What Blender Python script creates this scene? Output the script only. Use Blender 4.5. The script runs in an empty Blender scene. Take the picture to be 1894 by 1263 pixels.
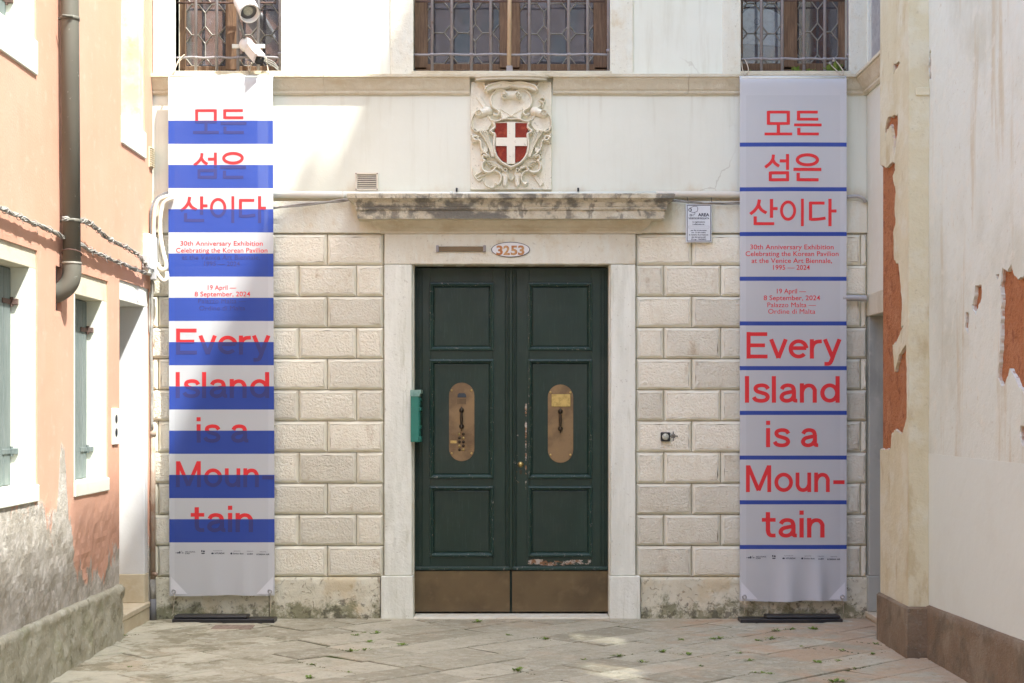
import bpy, bmesh, math, random
import numpy as np
from mathutils import Vector, Matrix, noise
R = math.radians
random.seed(7)
sc = bpy.context.scene
COL = sc.collection

# ------------------------------------------------------------------ camera, sky, sun, exposure
SURV = 237.0          # survey units per metre on the facade plane (y = 0)
EYE = 1.6
DIST = 12.0
cam_d = bpy.data.cameras.new('camera')
cam_d.sensor_width = 36.0
cam_d.lens = SURV * DIST / 1894.0 * 36.0
cam_d.shift_y = (755 - 631.5) / 1894.0
cam_d.clip_end = 500
cam = bpy.data.objects.new('camera', cam_d)
cam.location = (0, -DIST, EYE)
cam.rotation_euler = (R(90), 0, 0)
COL.objects.link(cam)
sc.camera = cam

SUN_DIR = Vector((-1.0, 0.9, -2.2)).normalized()      # direction the light travels
SUN_EL = math.asin(-SUN_DIR.z)
w = bpy.data.worlds.new('World')
sc.world = w
w.use_nodes = True
wn = w.node_tree
sky = wn.nodes.new('ShaderNodeTexSky')
sky.sky_type = 'NISHITA'
sky.sun_disc = False
sky.sun_elevation = SUN_EL
sky.sun_rotation = math.atan2(-SUN_DIR.x, -SUN_DIR.y)
sky.dust_density = 2.2
sky.air_density = 0.9
sky.ozone_density = 0.8
wn.links.new(sky.outputs[0], wn.nodes['Background'].inputs[0])
wn.nodes['Background'].inputs[1].default_value = 0.15
sun_d = bpy.data.lights.new('sun', 'SUN')
sun_d.energy = 2.0
sun_d.angle = R(0.9)
sun_d.color = (1.0, 0.985, 0.955)
sun = bpy.data.objects.new('sun', sun_d)
sun.rotation_euler = SUN_DIR.to_track_quat('-Z', 'Y').to_euler()
sun.location = (6, -6, 16)
COL.objects.link(sun)
vs = sc.view_settings
vs.view_transform = 'Standard'
vs.look = 'None'
vs.gamma = 1.0
vs.use_curve_mapping = False
vs.exposure = 2.45
sc.cycles.use_denoising = True
sc.cycles.max_bounces = 10
sc.cycles.diffuse_bounces = 6

# ------------------------------------------------------------------ survey helpers
def kk(y): return (DIST + y) / DIST
def X(u, y=0.0): return (u - 947) / SURV * kk(y)
def Z(v, y=0.0): return EYE - (v - 755) / SURV * kk(y)
def on_side(u, v, xw):                 # a point of a side wall x = xw, from survey readings
    k = xw * SURV / (u - 947)
    return (DIST * (k - 1), EYE - (v - 755) / SURV * k)

def lin(r, g, b):
    f = lambda c: (c / 12.92 if c <= 0.04045 else ((c + 0.055) / 1.055) ** 2.4)
    return (f(r / 255), f(g / 255), f(b / 255))

# ------------------------------------------------------------------ materials
MATS = {}
class NT:
    def __init__(s, name):
        s.m = bpy.data.materials.new(name)
        s.m.use_nodes = True
        s.t = s.m.node_tree
        s.b = s.t.nodes['Principled BSDF']
        s.out = s.t.nodes['Material Output']
        g = s.t.nodes.new('ShaderNodeNewGeometry')
        s.pos = g.outputs['Position']
        MATS[name] = s.m
    def n(s, typ, **kw):
        nd = s.t.nodes.new(typ)
        for k, v in kw.items(): setattr(nd, k, v)
        return nd
    def l(s, a, b): s.t.links.new(a, b)
    def val(s, sock, v):
        if hasattr(v, 'is_output'): s.l(v, sock)
        else: sock.default_value = v
    def math(s, op, a, b=0.0, c=0.0, clamp=False):
        nd = s.n('ShaderNodeMath', operation=op)
        nd.use_clamp = clamp
        s.val(nd.inputs[0], a); s.val(nd.inputs[1], b); s.val(nd.inputs[2], c)
        return nd.outputs[0]
    def scaled(s, sx, sy, sz):
        nd = s.n('ShaderNodeVectorMath', operation='MULTIPLY')
        s.l(s.pos, nd.inputs[0]); nd.inputs[1].default_value = (sx, sy, sz)
        return nd.outputs[0]
    def noise(s, scale, detail=4.0, rough=0.55, vec=None, dist=0.0):
        nd = s.n('ShaderNodeTexNoise')
        nd.inputs['Scale'].default_value = scale
        nd.inputs['Detail'].default_value = detail
        nd.inputs['Roughness'].default_value = rough
        nd.inputs['Distortion'].default_value = dist
        s.l(vec if vec else s.pos, nd.inputs['Vector'])
        return nd.outputs['Fac']
    def voro(s, scale, vec=None, feature='F1'):
        nd = s.n('ShaderNodeTexVoronoi', feature=feature)
        nd.inputs['Scale'].default_value = scale
        s.l(vec if vec else s.pos, nd.inputs['Vector'])
        return nd.outputs['Distance']
    def ramp(s, fac, lo, hi, a=0.0, b=1.0):
        nd = s.n('ShaderNodeMapRange')
        nd.interpolation_type = 'SMOOTHSTEP'
        s.val(nd.inputs[0], fac)
        for i, v in zip((1, 2, 3, 4), (lo, hi, a, b)): nd.inputs[i].default_value = v
        return nd.outputs[0]
    def mix(s, fac, a, b):
        nd = s.n('ShaderNodeMix', data_type='RGBA')
        s.val(nd.inputs[0], fac)
        for sock, v in ((nd.inputs[6], a), (nd.inputs[7], b)):
            if hasattr(v, 'is_output'): s.l(v, sock)
            else: sock.default_value = (*v, 1)
        return nd.outputs[2]
    def axis(s, i):
        if not hasattr(s, 'sep'):
            s.sep = s.n('ShaderNodeSeparateXYZ'); s.l(s.pos, s.sep.inputs[0])
        return s.sep.outputs[i]
    def obj_random(s):
        return s.n('ShaderNodeObjectInfo').outputs['Random']
    def bump(s, h, strength, dist=0.01):
        nd = s.n('ShaderNodeBump')
        nd.inputs['Strength'].default_value = strength
        nd.inputs['Distance'].default_value = dist
        s.l(h, nd.inputs['Height'])
        if hasattr(s, 'nrm'): s.l(s.nrm, nd.inputs['Normal'])
        s.nrm = nd.outputs[0]
        s.l(s.nrm, s.b.inputs['Normal'])
    def done(s, col, rough=0.85, metal=0.0, spec=0.3):
        s.val(s.b.inputs['Base Color'], col if hasattr(col, 'is_output') else (*col, 1))
        s.val(s.b.inputs['Roughness'], rough)
        s.b.inputs['Metallic'].default_value = metal
        s.b.inputs['Specular IOR Level'].default_value = spec
        return s.m

def layered(name, base, layers=(), bumps=(), rough=0.85, metal=0.0, spec=0.25, stretch=None, rnd=0.0):
    """base colour, then (colour, noise scale, lo, hi, amount) layers, then (scale, strength, dist[, voronoi])"""
    t = NT(name)
    c = base
    for ly in layers:
        col, scl, lo, hi, amt = ly[:5]
        vec = t.scaled(*ly[5]) if len(ly) > 5 else None
        f = t.ramp(t.noise(scl, 6, 0.6, vec), lo, hi, 0, amt)
        c = t.mix(f, c, col)
    if rnd:
        r = t.ramp(t.obj_random(), 0, 1, 1 - rnd, 1 + rnd)
        nd = t.n('ShaderNodeVectorMath', operation='SCALE')
        if hasattr(c, 'is_output'): t.l(c, nd.inputs[0])
        else: nd.inputs[0].default_value = c
        t.l(r, nd.inputs['Scale']); c = nd.outputs[0]
    for b in bumps:
        h = t.voro(b[0]) if len(b) > 3 else t.noise(b[0], 5, 0.6)
        t.bump(h, b[1], b[2])
    return t.done(c, rough, metal, spec)

PL = (0.74, 0.70, 0.63)
layered('plaster_white', PL,
        [((0.66, 0.60, 0.51), 0.9, .45, .75, .55), ((0.60, 0.50, 0.38), 2.2, .6, .8, .35, (1, 1, .35)),
         ((0.78, 0.76, 0.71), 14, .5, .7, .4)], [(60, .12, .004), (6, .12, .02)])
# the facade plaster gets damp stains just above the pipe run
def facade_plaster():
    t = NT('facade_plaster')
    c = t.mix(t.ramp(t.noise(1.1, 6), .42, .72, 0, .6), (0.755, 0.745, 0.695), (0.68, 0.655, 0.585))
    c = t.mix(t.ramp(t.noise(9, 5, .6), .5, .75, 0, .35), c, (0.78, 0.775, 0.74))
    n = t.noise(3.0, 6, .65, t.scaled(1, 1, .6))
    zz = t.math('ADD', t.axis(2), t.math('MULTIPLY', n, -0.45))
    st = t.ramp(zz, 2.98, 3.12, 1, 0)
    c = t.mix(t.math('MULTIPLY', st, .65), c, (0.60, 0.46, 0.32))
    stk = t.ramp(t.noise(5, 6, .65, t.scaled(2.2, 1, .16)), .50, .72, 0, .55)
    stz = t.ramp(t.axis(2), 3.2, 4.05, .25, 1)
    c = t.mix(t.math('MULTIPLY', stk, stz), c, (0.60, 0.565, 0.48))
    # hairline crack lines
    v = t.n('ShaderNodeTexVoronoi', feature='DISTANCE_TO_EDGE'); v.inputs['Scale'].default_value = .55
    nd = t.n('ShaderNodeVectorMath', operation='ADD')
    nz = t.n('ShaderNodeTexNoise'); nz.inputs['Scale'].default_value = 4.5; nz.inputs['Detail'].default_value = 5
    t.l(t.pos, nz.inputs['Vector']); sc2 = t.n('ShaderNodeVectorMath', operation='SCALE'); t.l(nz.outputs['Color'], sc2.inputs[0]); sc2.inputs['Scale'].default_value = .22
    t.l(t.pos, nd.inputs[0]); t.l(sc2.outputs[0], nd.inputs[1]); t.l(nd.outputs[0], v.inputs['Vector'])
    cr = t.ramp(v.outputs['Distance'], .0012, .0035, 1, 0)
    cr = t.math('MULTIPLY', cr, t.ramp(t.noise(.8, 2), .54, .64, 0, .4))
    c = t.mix(cr, c, (0.40, 0.35, 0.28))
    t.bump(t.noise(70, 4), .10, .004)
    t.bump(t.noise(4, 4), .10, .03)
    t.done(c, .88)
facade_plaster()
STONE = (0.63, 0.575, 0.49)
layered('rustic_stone', (0.86, 0.79, 0.695),
        [((0.77, 0.69, 0.58), 3.2, .42, .72, .6), ((0.50, 0.36, 0.22), 7, .60, .74, .55, (1, 1, .4)),
         ((0.88, 0.83, 0.75), 26, .42, .66, .6), ((0.60, 0.51, 0.40), 40, .60, .74, .5)],
        [(60, .9, .018), (130, .5, .008)], rough=.9, rnd=.11)
layered('rustic_margin', (0.78, 0.725, 0.645),
        [((0.63, 0.55, 0.45), 6, .5, .75, .6), ((0.79, 0.76, 0.70), 22, .45, .7, .4)],
        [(90, .2, .004)], rough=.9, rnd=.06)
layered('joint_mortar', (0.52, 0.44, 0.34), [((0.62, 0.55, 0.45), 8, .4, .7, .7)], [(60, .3, .006)])
layered('dressed_stone', (0.73, 0.69, 0.62),
        [((0.64, 0.57, 0.47), 2.2, .42, .70, .75), ((0.58, 0.45, 0.29), 5.5, .58, .72, .6),
         ((0.74, 0.73, 0.69), 18, .45, .68, .6, (1, 1, .3)), ((0.40, 0.36, 0.29), 45, .60, .72, .5)],
        [(80, .5, .006), (12, .4, .02)], rough=.8)
layered('jamb_stone', (0.80, 0.785, 0.745),
        [((0.66, 0.65, 0.59), 2.6, .42, .70, .75, (1, 1, .35)), ((0.87, 0.855, 0.82), 9, .45, .68, .7, (2, 1, .25)),
         ((0.56, 0.55, 0.46), 7, .58, .72, .6, (3, 1, .3)), ((0.38, 0.35, 0.29), 40, .62, .72, .5)],
        [(60, .5, .008), (12, .4, .02)], rough=.75)
layered('string_stone', (0.64, 0.57, 0.47),
        [((0.52, 0.43, 0.31), 3.2, .45, .7, .75, (1, 1, 2.5)), ((0.44, 0.37, 0.29), 12, .58, .76, .5, (.4, 1, 1)),
         ((0.70, 0.66, 0.58), 22, .5, .7, .4)], [(70, .5, .008), (10, .5, .03)], rough=.88)
layered('crust_stone', (0.60, 0.53, 0.43),
        [((0.69, 0.65, 0.57), 5, .5, .66, .8), ((0.44, 0.37, 0.28), 9, .5, .7, .6),
         ((0.17, 0.16, 0.148), 4.2, .46, .58, .92, (.9, 1, 1.5)), ((0.22, 0.20, 0.175), 15, .52, .62, .8, (1, 1, .5)),
         ((0.35, 0.28, 0.2), 50, .6, .7, .5)], [(60, .7, .012), (9, .5, .03)], rough=.9)
layered('carved_stone', (0.81, 0.745, 0.665),
        [((0.64, 0.585, 0.49), 9, .5, .72, .6), ((0.78, 0.75, 0.69), 25, .5, .7, .4), ((0.36, 0.31, 0.24), 34, .60, .70, .6)],
        [(90, .4, .006)], rough=.9)
def base_stone():
    t = NT('base_stone')
    c = t.mix(t.ramp(t.noise(6, 6, .65), .4, .7, 0, .6), (0.70, 0.65, 0.55), (0.58, 0.51, 0.40))
    c = t.mix(t.ramp(t.noise(17, 6, .7, None, 1.2), .56, .63, 0, .75), c, (0.27, 0.22, 0.15))
    c = t.mix(t.ramp(t.noise(2.0, 4, .6), .56, .64, 0, .6), c, (0.62, 0.49, 0.32))
    low = t.ramp(t.axis(2), .0, .20, .24, 0)
    m = t.math('ADD', t.noise(7, 6, .75), low)
    c = t.mix(t.ramp(m, .62, .80, 0, .8), c, (0.17, 0.165, 0.085))
    m2 = t.math('ADD', t.noise(13, 5, .7), t.math('MULTIPLY', low, .6))
    c = t.mix(t.ramp(m2, .64, .74, 0, .75), c, (0.11, 0.10, 0.075))
    t.bump(t.noise(17, 6, .7, None, 1.2), .5, .02)
    t.bump(t.noise(90, 4), .3, .004)
    t.done(c, .92)
base_stone()
def left_wall():
    t = NT('terracotta_paint')
    c = t.mix(t.ramp(t.noise(1.6, 5, .6, t.scaled(1, 1, .35)), .35, .7, 0, .75), (0.60, 0.345, 0.245), (0.57, 0.31, 0.205))
    c = t.mix(t.ramp(t.noise(11, 5, .6), .55, .75, 0, .35), c, (0.66, 0.45, 0.35))
    c = t.mix(t.ramp(t.noise(5, 5, .6, t.scaled(1, 3, .12)), .60, .74, 0, .3), c, (0.55, 0.27, 0.16))
    # worn-off paint towards the pavement, its upper limit following the wall
    cr = t.n('ShaderNodeValToRGB')
    t.l(t.ramp_lin(t.axis(1), -4.0, 0.0) if hasattr(t, 'ramp_lin') else t.math('DIVIDE', t.math('ADD', t.axis(1), 4.0), 4.0), cr.inputs[0])
    pts = [(0.0, 1.10), (.25, 1.04), (.30, .98), (.335, .88), (.365, .98), (.385, 1.38), (.405, 1.36), (.43, .88), (.47, .50), (.62, .47), (.70, .55), (.75, .62), (1, .6)]
    e = cr.color_ramp.elements
    e[0].position, e[0].color = pts[0][0], (pts[0][1] / 2,) * 3 + (1,)
    e[1].position, e[1].color = pts[-1][0], (pts[-1][1] / 2,) * 3 + (1,)
    for p, v in pts[1:-1]:
        el = e.new(p); el.color = (v / 2,) * 3 + (1,)
    lim = t.math('MULTIPLY', cr.outputs[0], 2.0)
    d = t.math('SUBTRACT', t.axis(2), lim)
    n = t.math('MULTIPLY', t.math('SUBTRACT', t.noise(5, 7, .65, t.scaled(1, 1.3, .7)), .5), 0.75)
    d = t.math('ADD', d, n)
    worn = t.ramp(d, -.03, .05, 1, 0)
    g = t.mix(t.ramp(t.noise(4, 6, .65), .35, .68), (0.36, 0.33, 0.27), (0.52, 0.49, 0.43))
    g = t.mix(t.ramp(t.noise(16, 6, .7), .5, .68, 0, .6), g, (0.62, 0.59, 0.53))
    g = t.mix(t.ramp(t.noise(9, 6, .7), .62, .70, 0, .6), g, (0.20, 0.17, 0.13))
    c = t.mix(worn, c, g)
    hgt = t.math('ADD', t.math('MULTIPLY', t.noise(28, 6, .7), t.math('MULTIPLY', worn, 1.0)), t.math('MULTIPLY', t.noise(60, 3), .12))
    t.bump(hgt, .55, .02)
    t.done(c, .9)
left_wall()
layered('eroded_cement', (0.40, 0.365, 0.30),
        [((0.56, 0.53, 0.46), 5, .42, .68, .7), ((0.20, 0.175, 0.13), 9, .55, .70, .8), ((0.25, 0.25, 0.14), 3, .55, .7, .5),
         ((0.60, 0.57, 0.51), 30, .55, .7, .5)], [(26, .6, .02), (80, .3, .006)], rough=.95)
layered('frame_white', (0.74, 0.73, 0.69),
        [((0.64, 0.60, 0.52), 3, .5, .75, .5), ((0.58, 0.50, 0.36), 7, .62, .78, .5)], [(70, .2, .004)], rough=.9)
layered('frame_yellowed', (0.70, 0.67, 0.58),
        [((0.62, 0.50, 0.26), 3, .42, .66, .85), ((0.56, 0.42, 0.2), 14, .5, .7, .5)], [(70, .3, .004)], rough=.9)
layered('lintel_cream', (0.64, 0.57, 0.47), [((0.52, 0.44, 0.33), 6, .5, .7, .6)], [(50, .4, .006)], rough=.9)
layered('jamb_white', (0.68, 0.69, 0.68), [((0.58, 0.58, 0.55), 2, .45, .75, .6), ((0.56, 0.5, 0.4), 8, .64, .76, .5)], [(60, .2, .004)], rough=.85)
layered('step_stone', (0.60, 0.51, 0.40), [((0.48, 0.38, 0.27), 4, .45, .7, .6), ((0.66, 0.6, 0.52), 15, .5, .7, .5)], [(60, .3, .005)])
layered('right_plaster', (0.70, 0.70, 0.66),
        [((0.55, 0.53, 0.455), 1.1, .45, .72, .75), ((0.68, 0.69, 0.655), 2.6, .5, .7, .55, (1, 1, .3)),
         ((0.55, 0.45, 0.31), 2.4, .52, .68, .65, (1, 2, .22)), ((0.72, 0.69, 0.63), 8, .55, .64, .6), ((0.50, 0.42, 0.31), 22, .62, .70, .4)],
        [(7, .4, .03), (60, .3, .006)], rough=.9)
layered('right_plaster_repair', (0.70, 0.71, 0.68),
        [((0.64, 0.63, 0.58), 1.3, .45, .72, .6), ((0.69, 0.70, 0.68), 4, .5, .7, .5, (1, 1, .25))],
        [(9, .15, .02), (70, .1, .003)], rough=.9)
layered('pilaster_cream', (0.66, 0.585, 0.44),
        [((0.58, 0.49, 0.33), 1.8, .40, .66, .8, (1, 1, .2)), ((0.69, 0.64, 0.54), 4, .48, .62, .7), ((0.48, 0.37, 0.22), 7, .56, .70, .6, (1, 1, .4)), ((0.42, 0.36, 0.26), 30, .62, .70, .4)],
        [(8, .45, .03), (60, .4, .006)], rough=.9)
layered('undercoat', (0.58, 0.50, 0.40), [((0.50, 0.33, 0.22), 8, .45, .62, .8)], [(50, .7, .012)], rough=.95)
layered('bare_terracotta', (0.47, 0.185, 0.075),
        [((0.55, 0.25, 0.12), 5, .45, .7, .7), ((0.30, 0.105, 0.045), 14, .52, .66, .75), ((0.60, 0.34, 0.2), 60, .6, .72, .5)],
        [(30, 1.0, .035), (100, .7, .010)], rough=.95)
layered('brown_plinth', (0.235, 0.165, 0.115),
        [((0.30, 0.235, 0.175), 3, .42, .66, .8), ((0.15, 0.115, 0.085), 5, .48, .66, .7), ((0.36, 0.25, 0.175), 1.6, .56, .70, .6), ((0.30, 0.26, 0.21), 40, .55, .68, .5)],
        [(80, .8, .012), (9, .5, .04)], rough=.95)
layered('grey_marble', (0.42, 0.44, 0.39), [((0.26, 0.28, 0.25), 5, .45, .7, .7, (1, 1, .3)), ((0.50, 0.50, 0.45), 14, .58, .72, .5)], [(50, .2, .005)], rough=.7)
def paving():
    t = NT('paving_stone')
    r = t.obj_random()
    c = t.mix(r, (0.34, 0.305, 0.235), (0.56, 0.51, 0.415))
    c = t.mix(t.ramp(t.noise(5, 6, .65), .42, .7, 0, .45), c, (0.34, 0.295, 0.225))
    c = t.mix(t.ramp(t.noise(13, 6, .7), .48, .64, 0, .6), c, (0.58, 0.535, 0.45))
    c = t.mix(t.ramp(t.noise(21, 6, .75), .54, .66, 0, .55), c, (0.27, 0.235, 0.175))
    c = t.mix(t.ramp(t.noise(1.1, 4, .6), .52, .66, 0, .45), c, (0.52, 0.40, 0.29))
    xr = t.ramp(t.axis(0), .2, 2.4, 0, .28)
    c = t.mix(t.ramp(t.math('ADD', t.noise(2.0, 5, .65), xr), .66, .84, 0, .75), c, (0.52, 0.36, 0.25))
    c = t.mix(t.ramp(t.noise(55, 4, .7), .56, .68, 0, .55), c, (0.22, 0.19, 0.15))
    xl = t.ramp(t.axis(0), -2.8, -.6, .16, 0)
    c = t.mix(t.ramp(t.math('ADD', t.noise(3.2, 6, .7), xl), .62, .72, 0, .7), c, (0.24, 0.21, 0.14))
    c = t.mix(t.ramp(t.math('ADD', t.noise(2.6, 6, .7, t.scaled(1, 1, 7)), xl), .64, .70, 0, .6), c, (0.62, 0.58, 0.49))
    t.bump(t.noise(30, 6, .7), .8, .02)
    t.bump(t.noise(5, 4), .5, .05)
    t.done(c, t.ramp(t.noise(8, 4), .3, .7, .6, .9))
paving()
layered('joint_dirt', (0.085, 0.07, 0.045), [((0.06, 0.085, 0.018), 3, .42, .56, .9), ((0.30, 0.22, 0.14), 12, .5, .7, .6)], [(60, .5, .01)], rough=1)
layered('far_paving', (0.42, 0.38, 0.32), [((0.32, 0.29, 0.24), 1.2, .4, .7, .7), ((0.5, 0.46, 0.4), 6, .5, .7, .5)], [(20, .3, .01)])
# painted door
def door_paint():
    t = NT('door_paint')
    c = t.mix(t.ramp(t.noise(3, 5, .6, t.scaled(1, 1, .3)), .4, .7), (0.0085, 0.027, 0.017), (0.013, 0.036, 0.024))
    c = t.mix(t.ramp(t.noise(26, 6, .75, t.scaled(3, 3, .25)), .52, .72, 0, .55), c, (0.035, 0.062, 0.052))
    c = t.mix(t.ramp(t.noise(1.4, 5, .6), .45, .72, 0, .5), c, (0.040, 0.052, 0.042))
    def zone(x0, x1, z0, z1, soft=.02):
        a = t.math('MULTIPLY', t.ramp(t.axis(0), x0 - soft, x0 + soft), t.ramp(t.axis(0), x1 - soft, x1 + soft, 1, 0))
        b = t.math('MULTIPLY', t.ramp(t.axis(2), z0 - soft, z0 + soft), t.ramp(t.axis(2), z1 - soft, z1 + soft, 1, 0))
        return t.math('MULTIPLY', a, b)
    zs = zone(X(972), X(1100), Z(1052), Z(1034), .03)
    zs = t.math('MAXIMUM', zs, t.math('MULTIPLY', zone(X(970), X(976), Z(910), Z(742), .010), .98))
    zs = t.math('MAXIMUM', zs, t.math('MULTIPLY', zone(X(944), X(964), Z(900), Z(785), .02), .80))
    n = t.noise(11, 7, .8, t.scaled(.7, 1, 1.6))
    chips = t.ramp(t.math('MULTIPLY', zs, n), .47, .50)
    chips2 = t.ramp(t.noise(30, 7, .82), .70, .72, 0, .8)
    e1 = t.mix(t.ramp(t.noise(30, 4), .42, .58), (0.42, 0.38, 0.32), (0.22, 0.11, 0.045))
    c = t.mix(t.math('MAXIMUM', chips, chips2), c, e1)
    t.bump(t.noise(25, 5, .6, t.scaled(3, 3, .5)), .12, .004)
    t.bump(t.math('MULTIPLY', chips, -1.0), .3, .003)
    t.done(c, t.ramp(t.noise(10, 5), .35, .7, .32, .52), 0, .45)
door_paint()
def edge_chip():
    t = NT('worn_moulding')
    c = t.mix(t.ramp(t.noise(3, 5, .6), .4, .7), (0.012, 0.038, 0.028), (0.020, 0.052, 0.040))
    ch = t.ramp(t.noise(36, 7, .82), .59, .63, 0, .8)
    c = t.mix(ch, c, (0.40, 0.36, 0.31))
    t.bump(t.noise(40, 5, .6), .15, .004)
    t.done(c, .42, 0, .45)
edge_chip()
layered('brass', (0.27, 0.185, 0.095), [((0.15, 0.10, 0.055), 5, .4, .66, .8), ((0.32, 0.215, 0.095), 9, .5, .7, .5), ((0.16, 0.11, 0.07), 40, .62, .72, .5)],
        [(120, .08, .002)], rough=.48, metal=.55, spec=.5)
layered('dull_brass', (0.18, 0.135, 0.075), [((0.12, 0.09, 0.055), 3, .4, .7, .7), ((0.24, 0.18, 0.10), 9, .5, .7, .5), ((0.30, 0.25, 0.17), 50, .68, .76, .5)],
        [(14, .08, .01)], rough=.42, metal=.7, spec=.5)
layered('polished_brass', (0.62, 0.47, 0.18), [((0.38, 0.27, 0.1), 30, .4, .65, .7)], [(60, .2, .003)], rough=.3, metal=.9, spec=.5)
layered('dark_bronze', (0.055, 0.045, 0.032), [((0.12, 0.095, 0.055), 30, .5, .7, .6)], [], rough=.35, metal=.8, spec=.5)
layered('iron_grey', (0.29, 0.275, 0.27), [((0.38, 0.36, 0.35), 12, .5, .7, .6), ((0.16, 0.085, 0.055), 20, .62, .72, .5)], [(60, .3, .004)], rough=.65, metal=.15)
layered('iron_rust', (0.12, 0.075, 0.06), [((0.2, 0.15, 0.13), 12, .5, .7, .6)], [(60, .3, .004)], rough=.7)
def wood(name, a, b, c3):
    t = NT(name)
    g = t.noise(14, 6, .7, t.scaled(5, 5, .35))
    c = t.mix(t.ramp(g, .35, .65), a, b)
    c = t.mix(t.ramp(t.noise(22, 6, .75, t.scaled(4, 4, .3)), .56, .66, 0, .8), c, c3)
    t.bump(g, .4, .006)
    t.done(c, .6)
wood('window_wood', (0.115, 0.066, 0.036), (0.215, 0.135, 0.075), (0.045, 0.028, 0.018))
wood('pale_wood', (0.55, 0.41, 0.25), (0.62, 0.49, 0.32), (0.42, 0.3, 0.18))
wood('shutter_green', (0.13, 0.165, 0.155), (0.19, 0.22, 0.21), (0.085, 0.11, 0.105))
layered('lead', (0.30, 0.285, 0.24), [((0.42, 0.41, 0.37), 20, .5, .7, .6), ((0.2, 0.16, 0.1), 14, .5, .7, .5)], [], rough=.55, metal=.2)
def glass():
    t = NT('old_glass')
    t.bump(t.noise(6, 2, .5), .06, .01)
    tr = t.n('ShaderNodeBsdfTransparent'); tr.inputs[0].default_value = (.62, .66, .68, 1)
    gl = t.n('ShaderNodeBsdfGlossy'); gl.inputs['Roughness'].default_value = .06; gl.inputs[0].default_value = (.9, .93, .95, 1)
    t.l(t.nrm, gl.inputs['Normal'])
    df = t.n('ShaderNodeBsdfDiffuse'); df.inputs[0].default_value = (.36, .35, .38, 1)
    m1 = t.n('ShaderNodeMixShader'); m1.inputs[0].default_value = .22
    t.l(tr.outputs[0], m1.inputs[1]); t.l(gl.outputs[0], m1.inputs[2])
    m2 = t.n('ShaderNodeMixShader'); t.l(t.ramp(t.noise(20, 6, .7), .42, .72, .10, .30), m2.inputs[0])
    t.l(m1.outputs[0], m2.inputs[1]); t.l(df.outputs[0], m2.inputs[2])
    t.l(m2.outputs[0], t.out.inputs[0])
glass()
def sun_filter_mat():
    t = NT('sun_filter')  # for the added panes that weaken the sun patches
    tr = t.n('ShaderNodeBsdfTransparent'); tr.inputs[0].default_value = (.8, .8, .78, 1)
    df = t.n('ShaderNodeBsdfTranslucent'); df.inputs[0].default_value = (.6, .6, .57, 1)
    m1 = t.n('ShaderNodeMixShader'); t.l(t.ramp(t.noise(7, 5, .65), .35, .62, .5, .95), m1.inputs[0])
    t.l(tr.outputs[0], m1.inputs[1]); t.l(df.outputs[0], m1.inputs[2]); t.l(m1.outputs[0], t.out.inputs[0])
sun_filter_mat()
layered('room_dark', (0.055, 0.045, 0.045), [((0.09, 0.06, 0.06), 2, .4, .7, .8)], [], rough=.9)
layered('white_plastic', (0.74, 0.74, 0.72), [((0.62, 0.60, 0.55), 6, .5, .75, .5)], [], rough=.4, spec=.5)
layered('camera_white', (0.76, 0.75, 0.72), [((0.66, 0.62, 0.55), 9, .55, .75, .4)], [], rough=.35, spec=.5)
layered('beige_plastic', (0.70, 0.65, 0.53), [((0.6, 0.54, 0.42), 9, .5, .7, .5)], [], rough=.5)
layered('grey_plastic', (0.42, 0.42, 0.41), [((0.34, 0.33, 0.31), 9, .5, .7, .5)], [], rough=.5)
layered('black_plastic', (0.016, 0.017, 0.018), [], [], rough=.35, spec=.5)
layered('lens_glass', (0.05, 0.055, 0.06), [], [], rough=.08, spec=.8)
layered('lens_dome', (0.42, 0.44, 0.36), [((.6, .62, .5), 90, .5, .6, .8)], [], rough=.15, spec=.7)
layered('cable_grey', (0.30, 0.29, 0.255), [((0.17, 0.16, 0.14), 14, .5, .7, .7), ((0.55, 0.54, 0.5), 9, .5, .7, .6)], [], rough=.6)
layered('cable_dark', (0.16, 0.165, 0.17), [((0.3, 0.3, 0.29), 9, .5, .7, .6)], [], rough=.6)
layered('pipe_paint', (0.115, 0.112, 0.088), [((0.15, 0.145, 0.115), 3, .4, .7, .7, (1, 1, .3)), ((0.33, 0.36, 0.31), 30, .66, .74, .7)], [(30, .08, .003)], rough=.5, spec=.4)
layered('rust_pipe', (0.36, 0.28, 0.21), [((0.26, 0.15, 0.09), 9, .5, .68, .8), ((0.45, 0.42, 0.37), 6, .5, .7, .6)], [(60, .3, .004)], rough=.75)
layered('teal_paint', (0.02, 0.185, 0.135), [((0.014, 0.14, 0.10), 8, .5, .7, .6), ((.18, .34, .29), 30, .66, .74, .5)], [], rough=.4, spec=.5)
layered('teal_faded', (0.22, 0.36, 0.31), [((0.1, 0.25, 0.2), 20, .5, .7, .7)], [], rough=.6)
layered('enamel_white', (0.72, 0.73, 0.71), [((.62, .62, .58), 8, .55, .75, .4)], [], rough=.3, spec=.5)
layered('enamel_rim', (0.03, 0.033, 0.04), [], [], rough=.4)
layered('number_ochre', (0.42, 0.17, 0.06), [((0.55, 0.33, 0.14), 14, .45, .6, .9), ((.62, .5, .36), 40, .62, .7, .6)], [], rough=.5)
layered('sign_white', (0.66, 0.70, 0.72), [((.6, .62, .62), 7, .5, .7, .4)], [], rough=.45, spec=.4)
layered('sign_ink', (0.035, 0.04, 0.06), [], [], rough=.6)
layered('sign_ink_pale', (0.18, 0.19, 0.21), [], [], rough=.6)
layered('shield_red', (0.24, 0.034, 0.019), [((0.42, 0.09, 0.04), 14, .5, .68, .7), ((0.16, 0.02, 0.014), 30, .55, .7, .6)], [(70, .8, .01)], rough=.75)
layered('black_rubber', (0.018, 0.018, 0.019), [((.045, .043, .04), 9, .5, .7, .6)], [], rough=.4, spec=.5)
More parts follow.
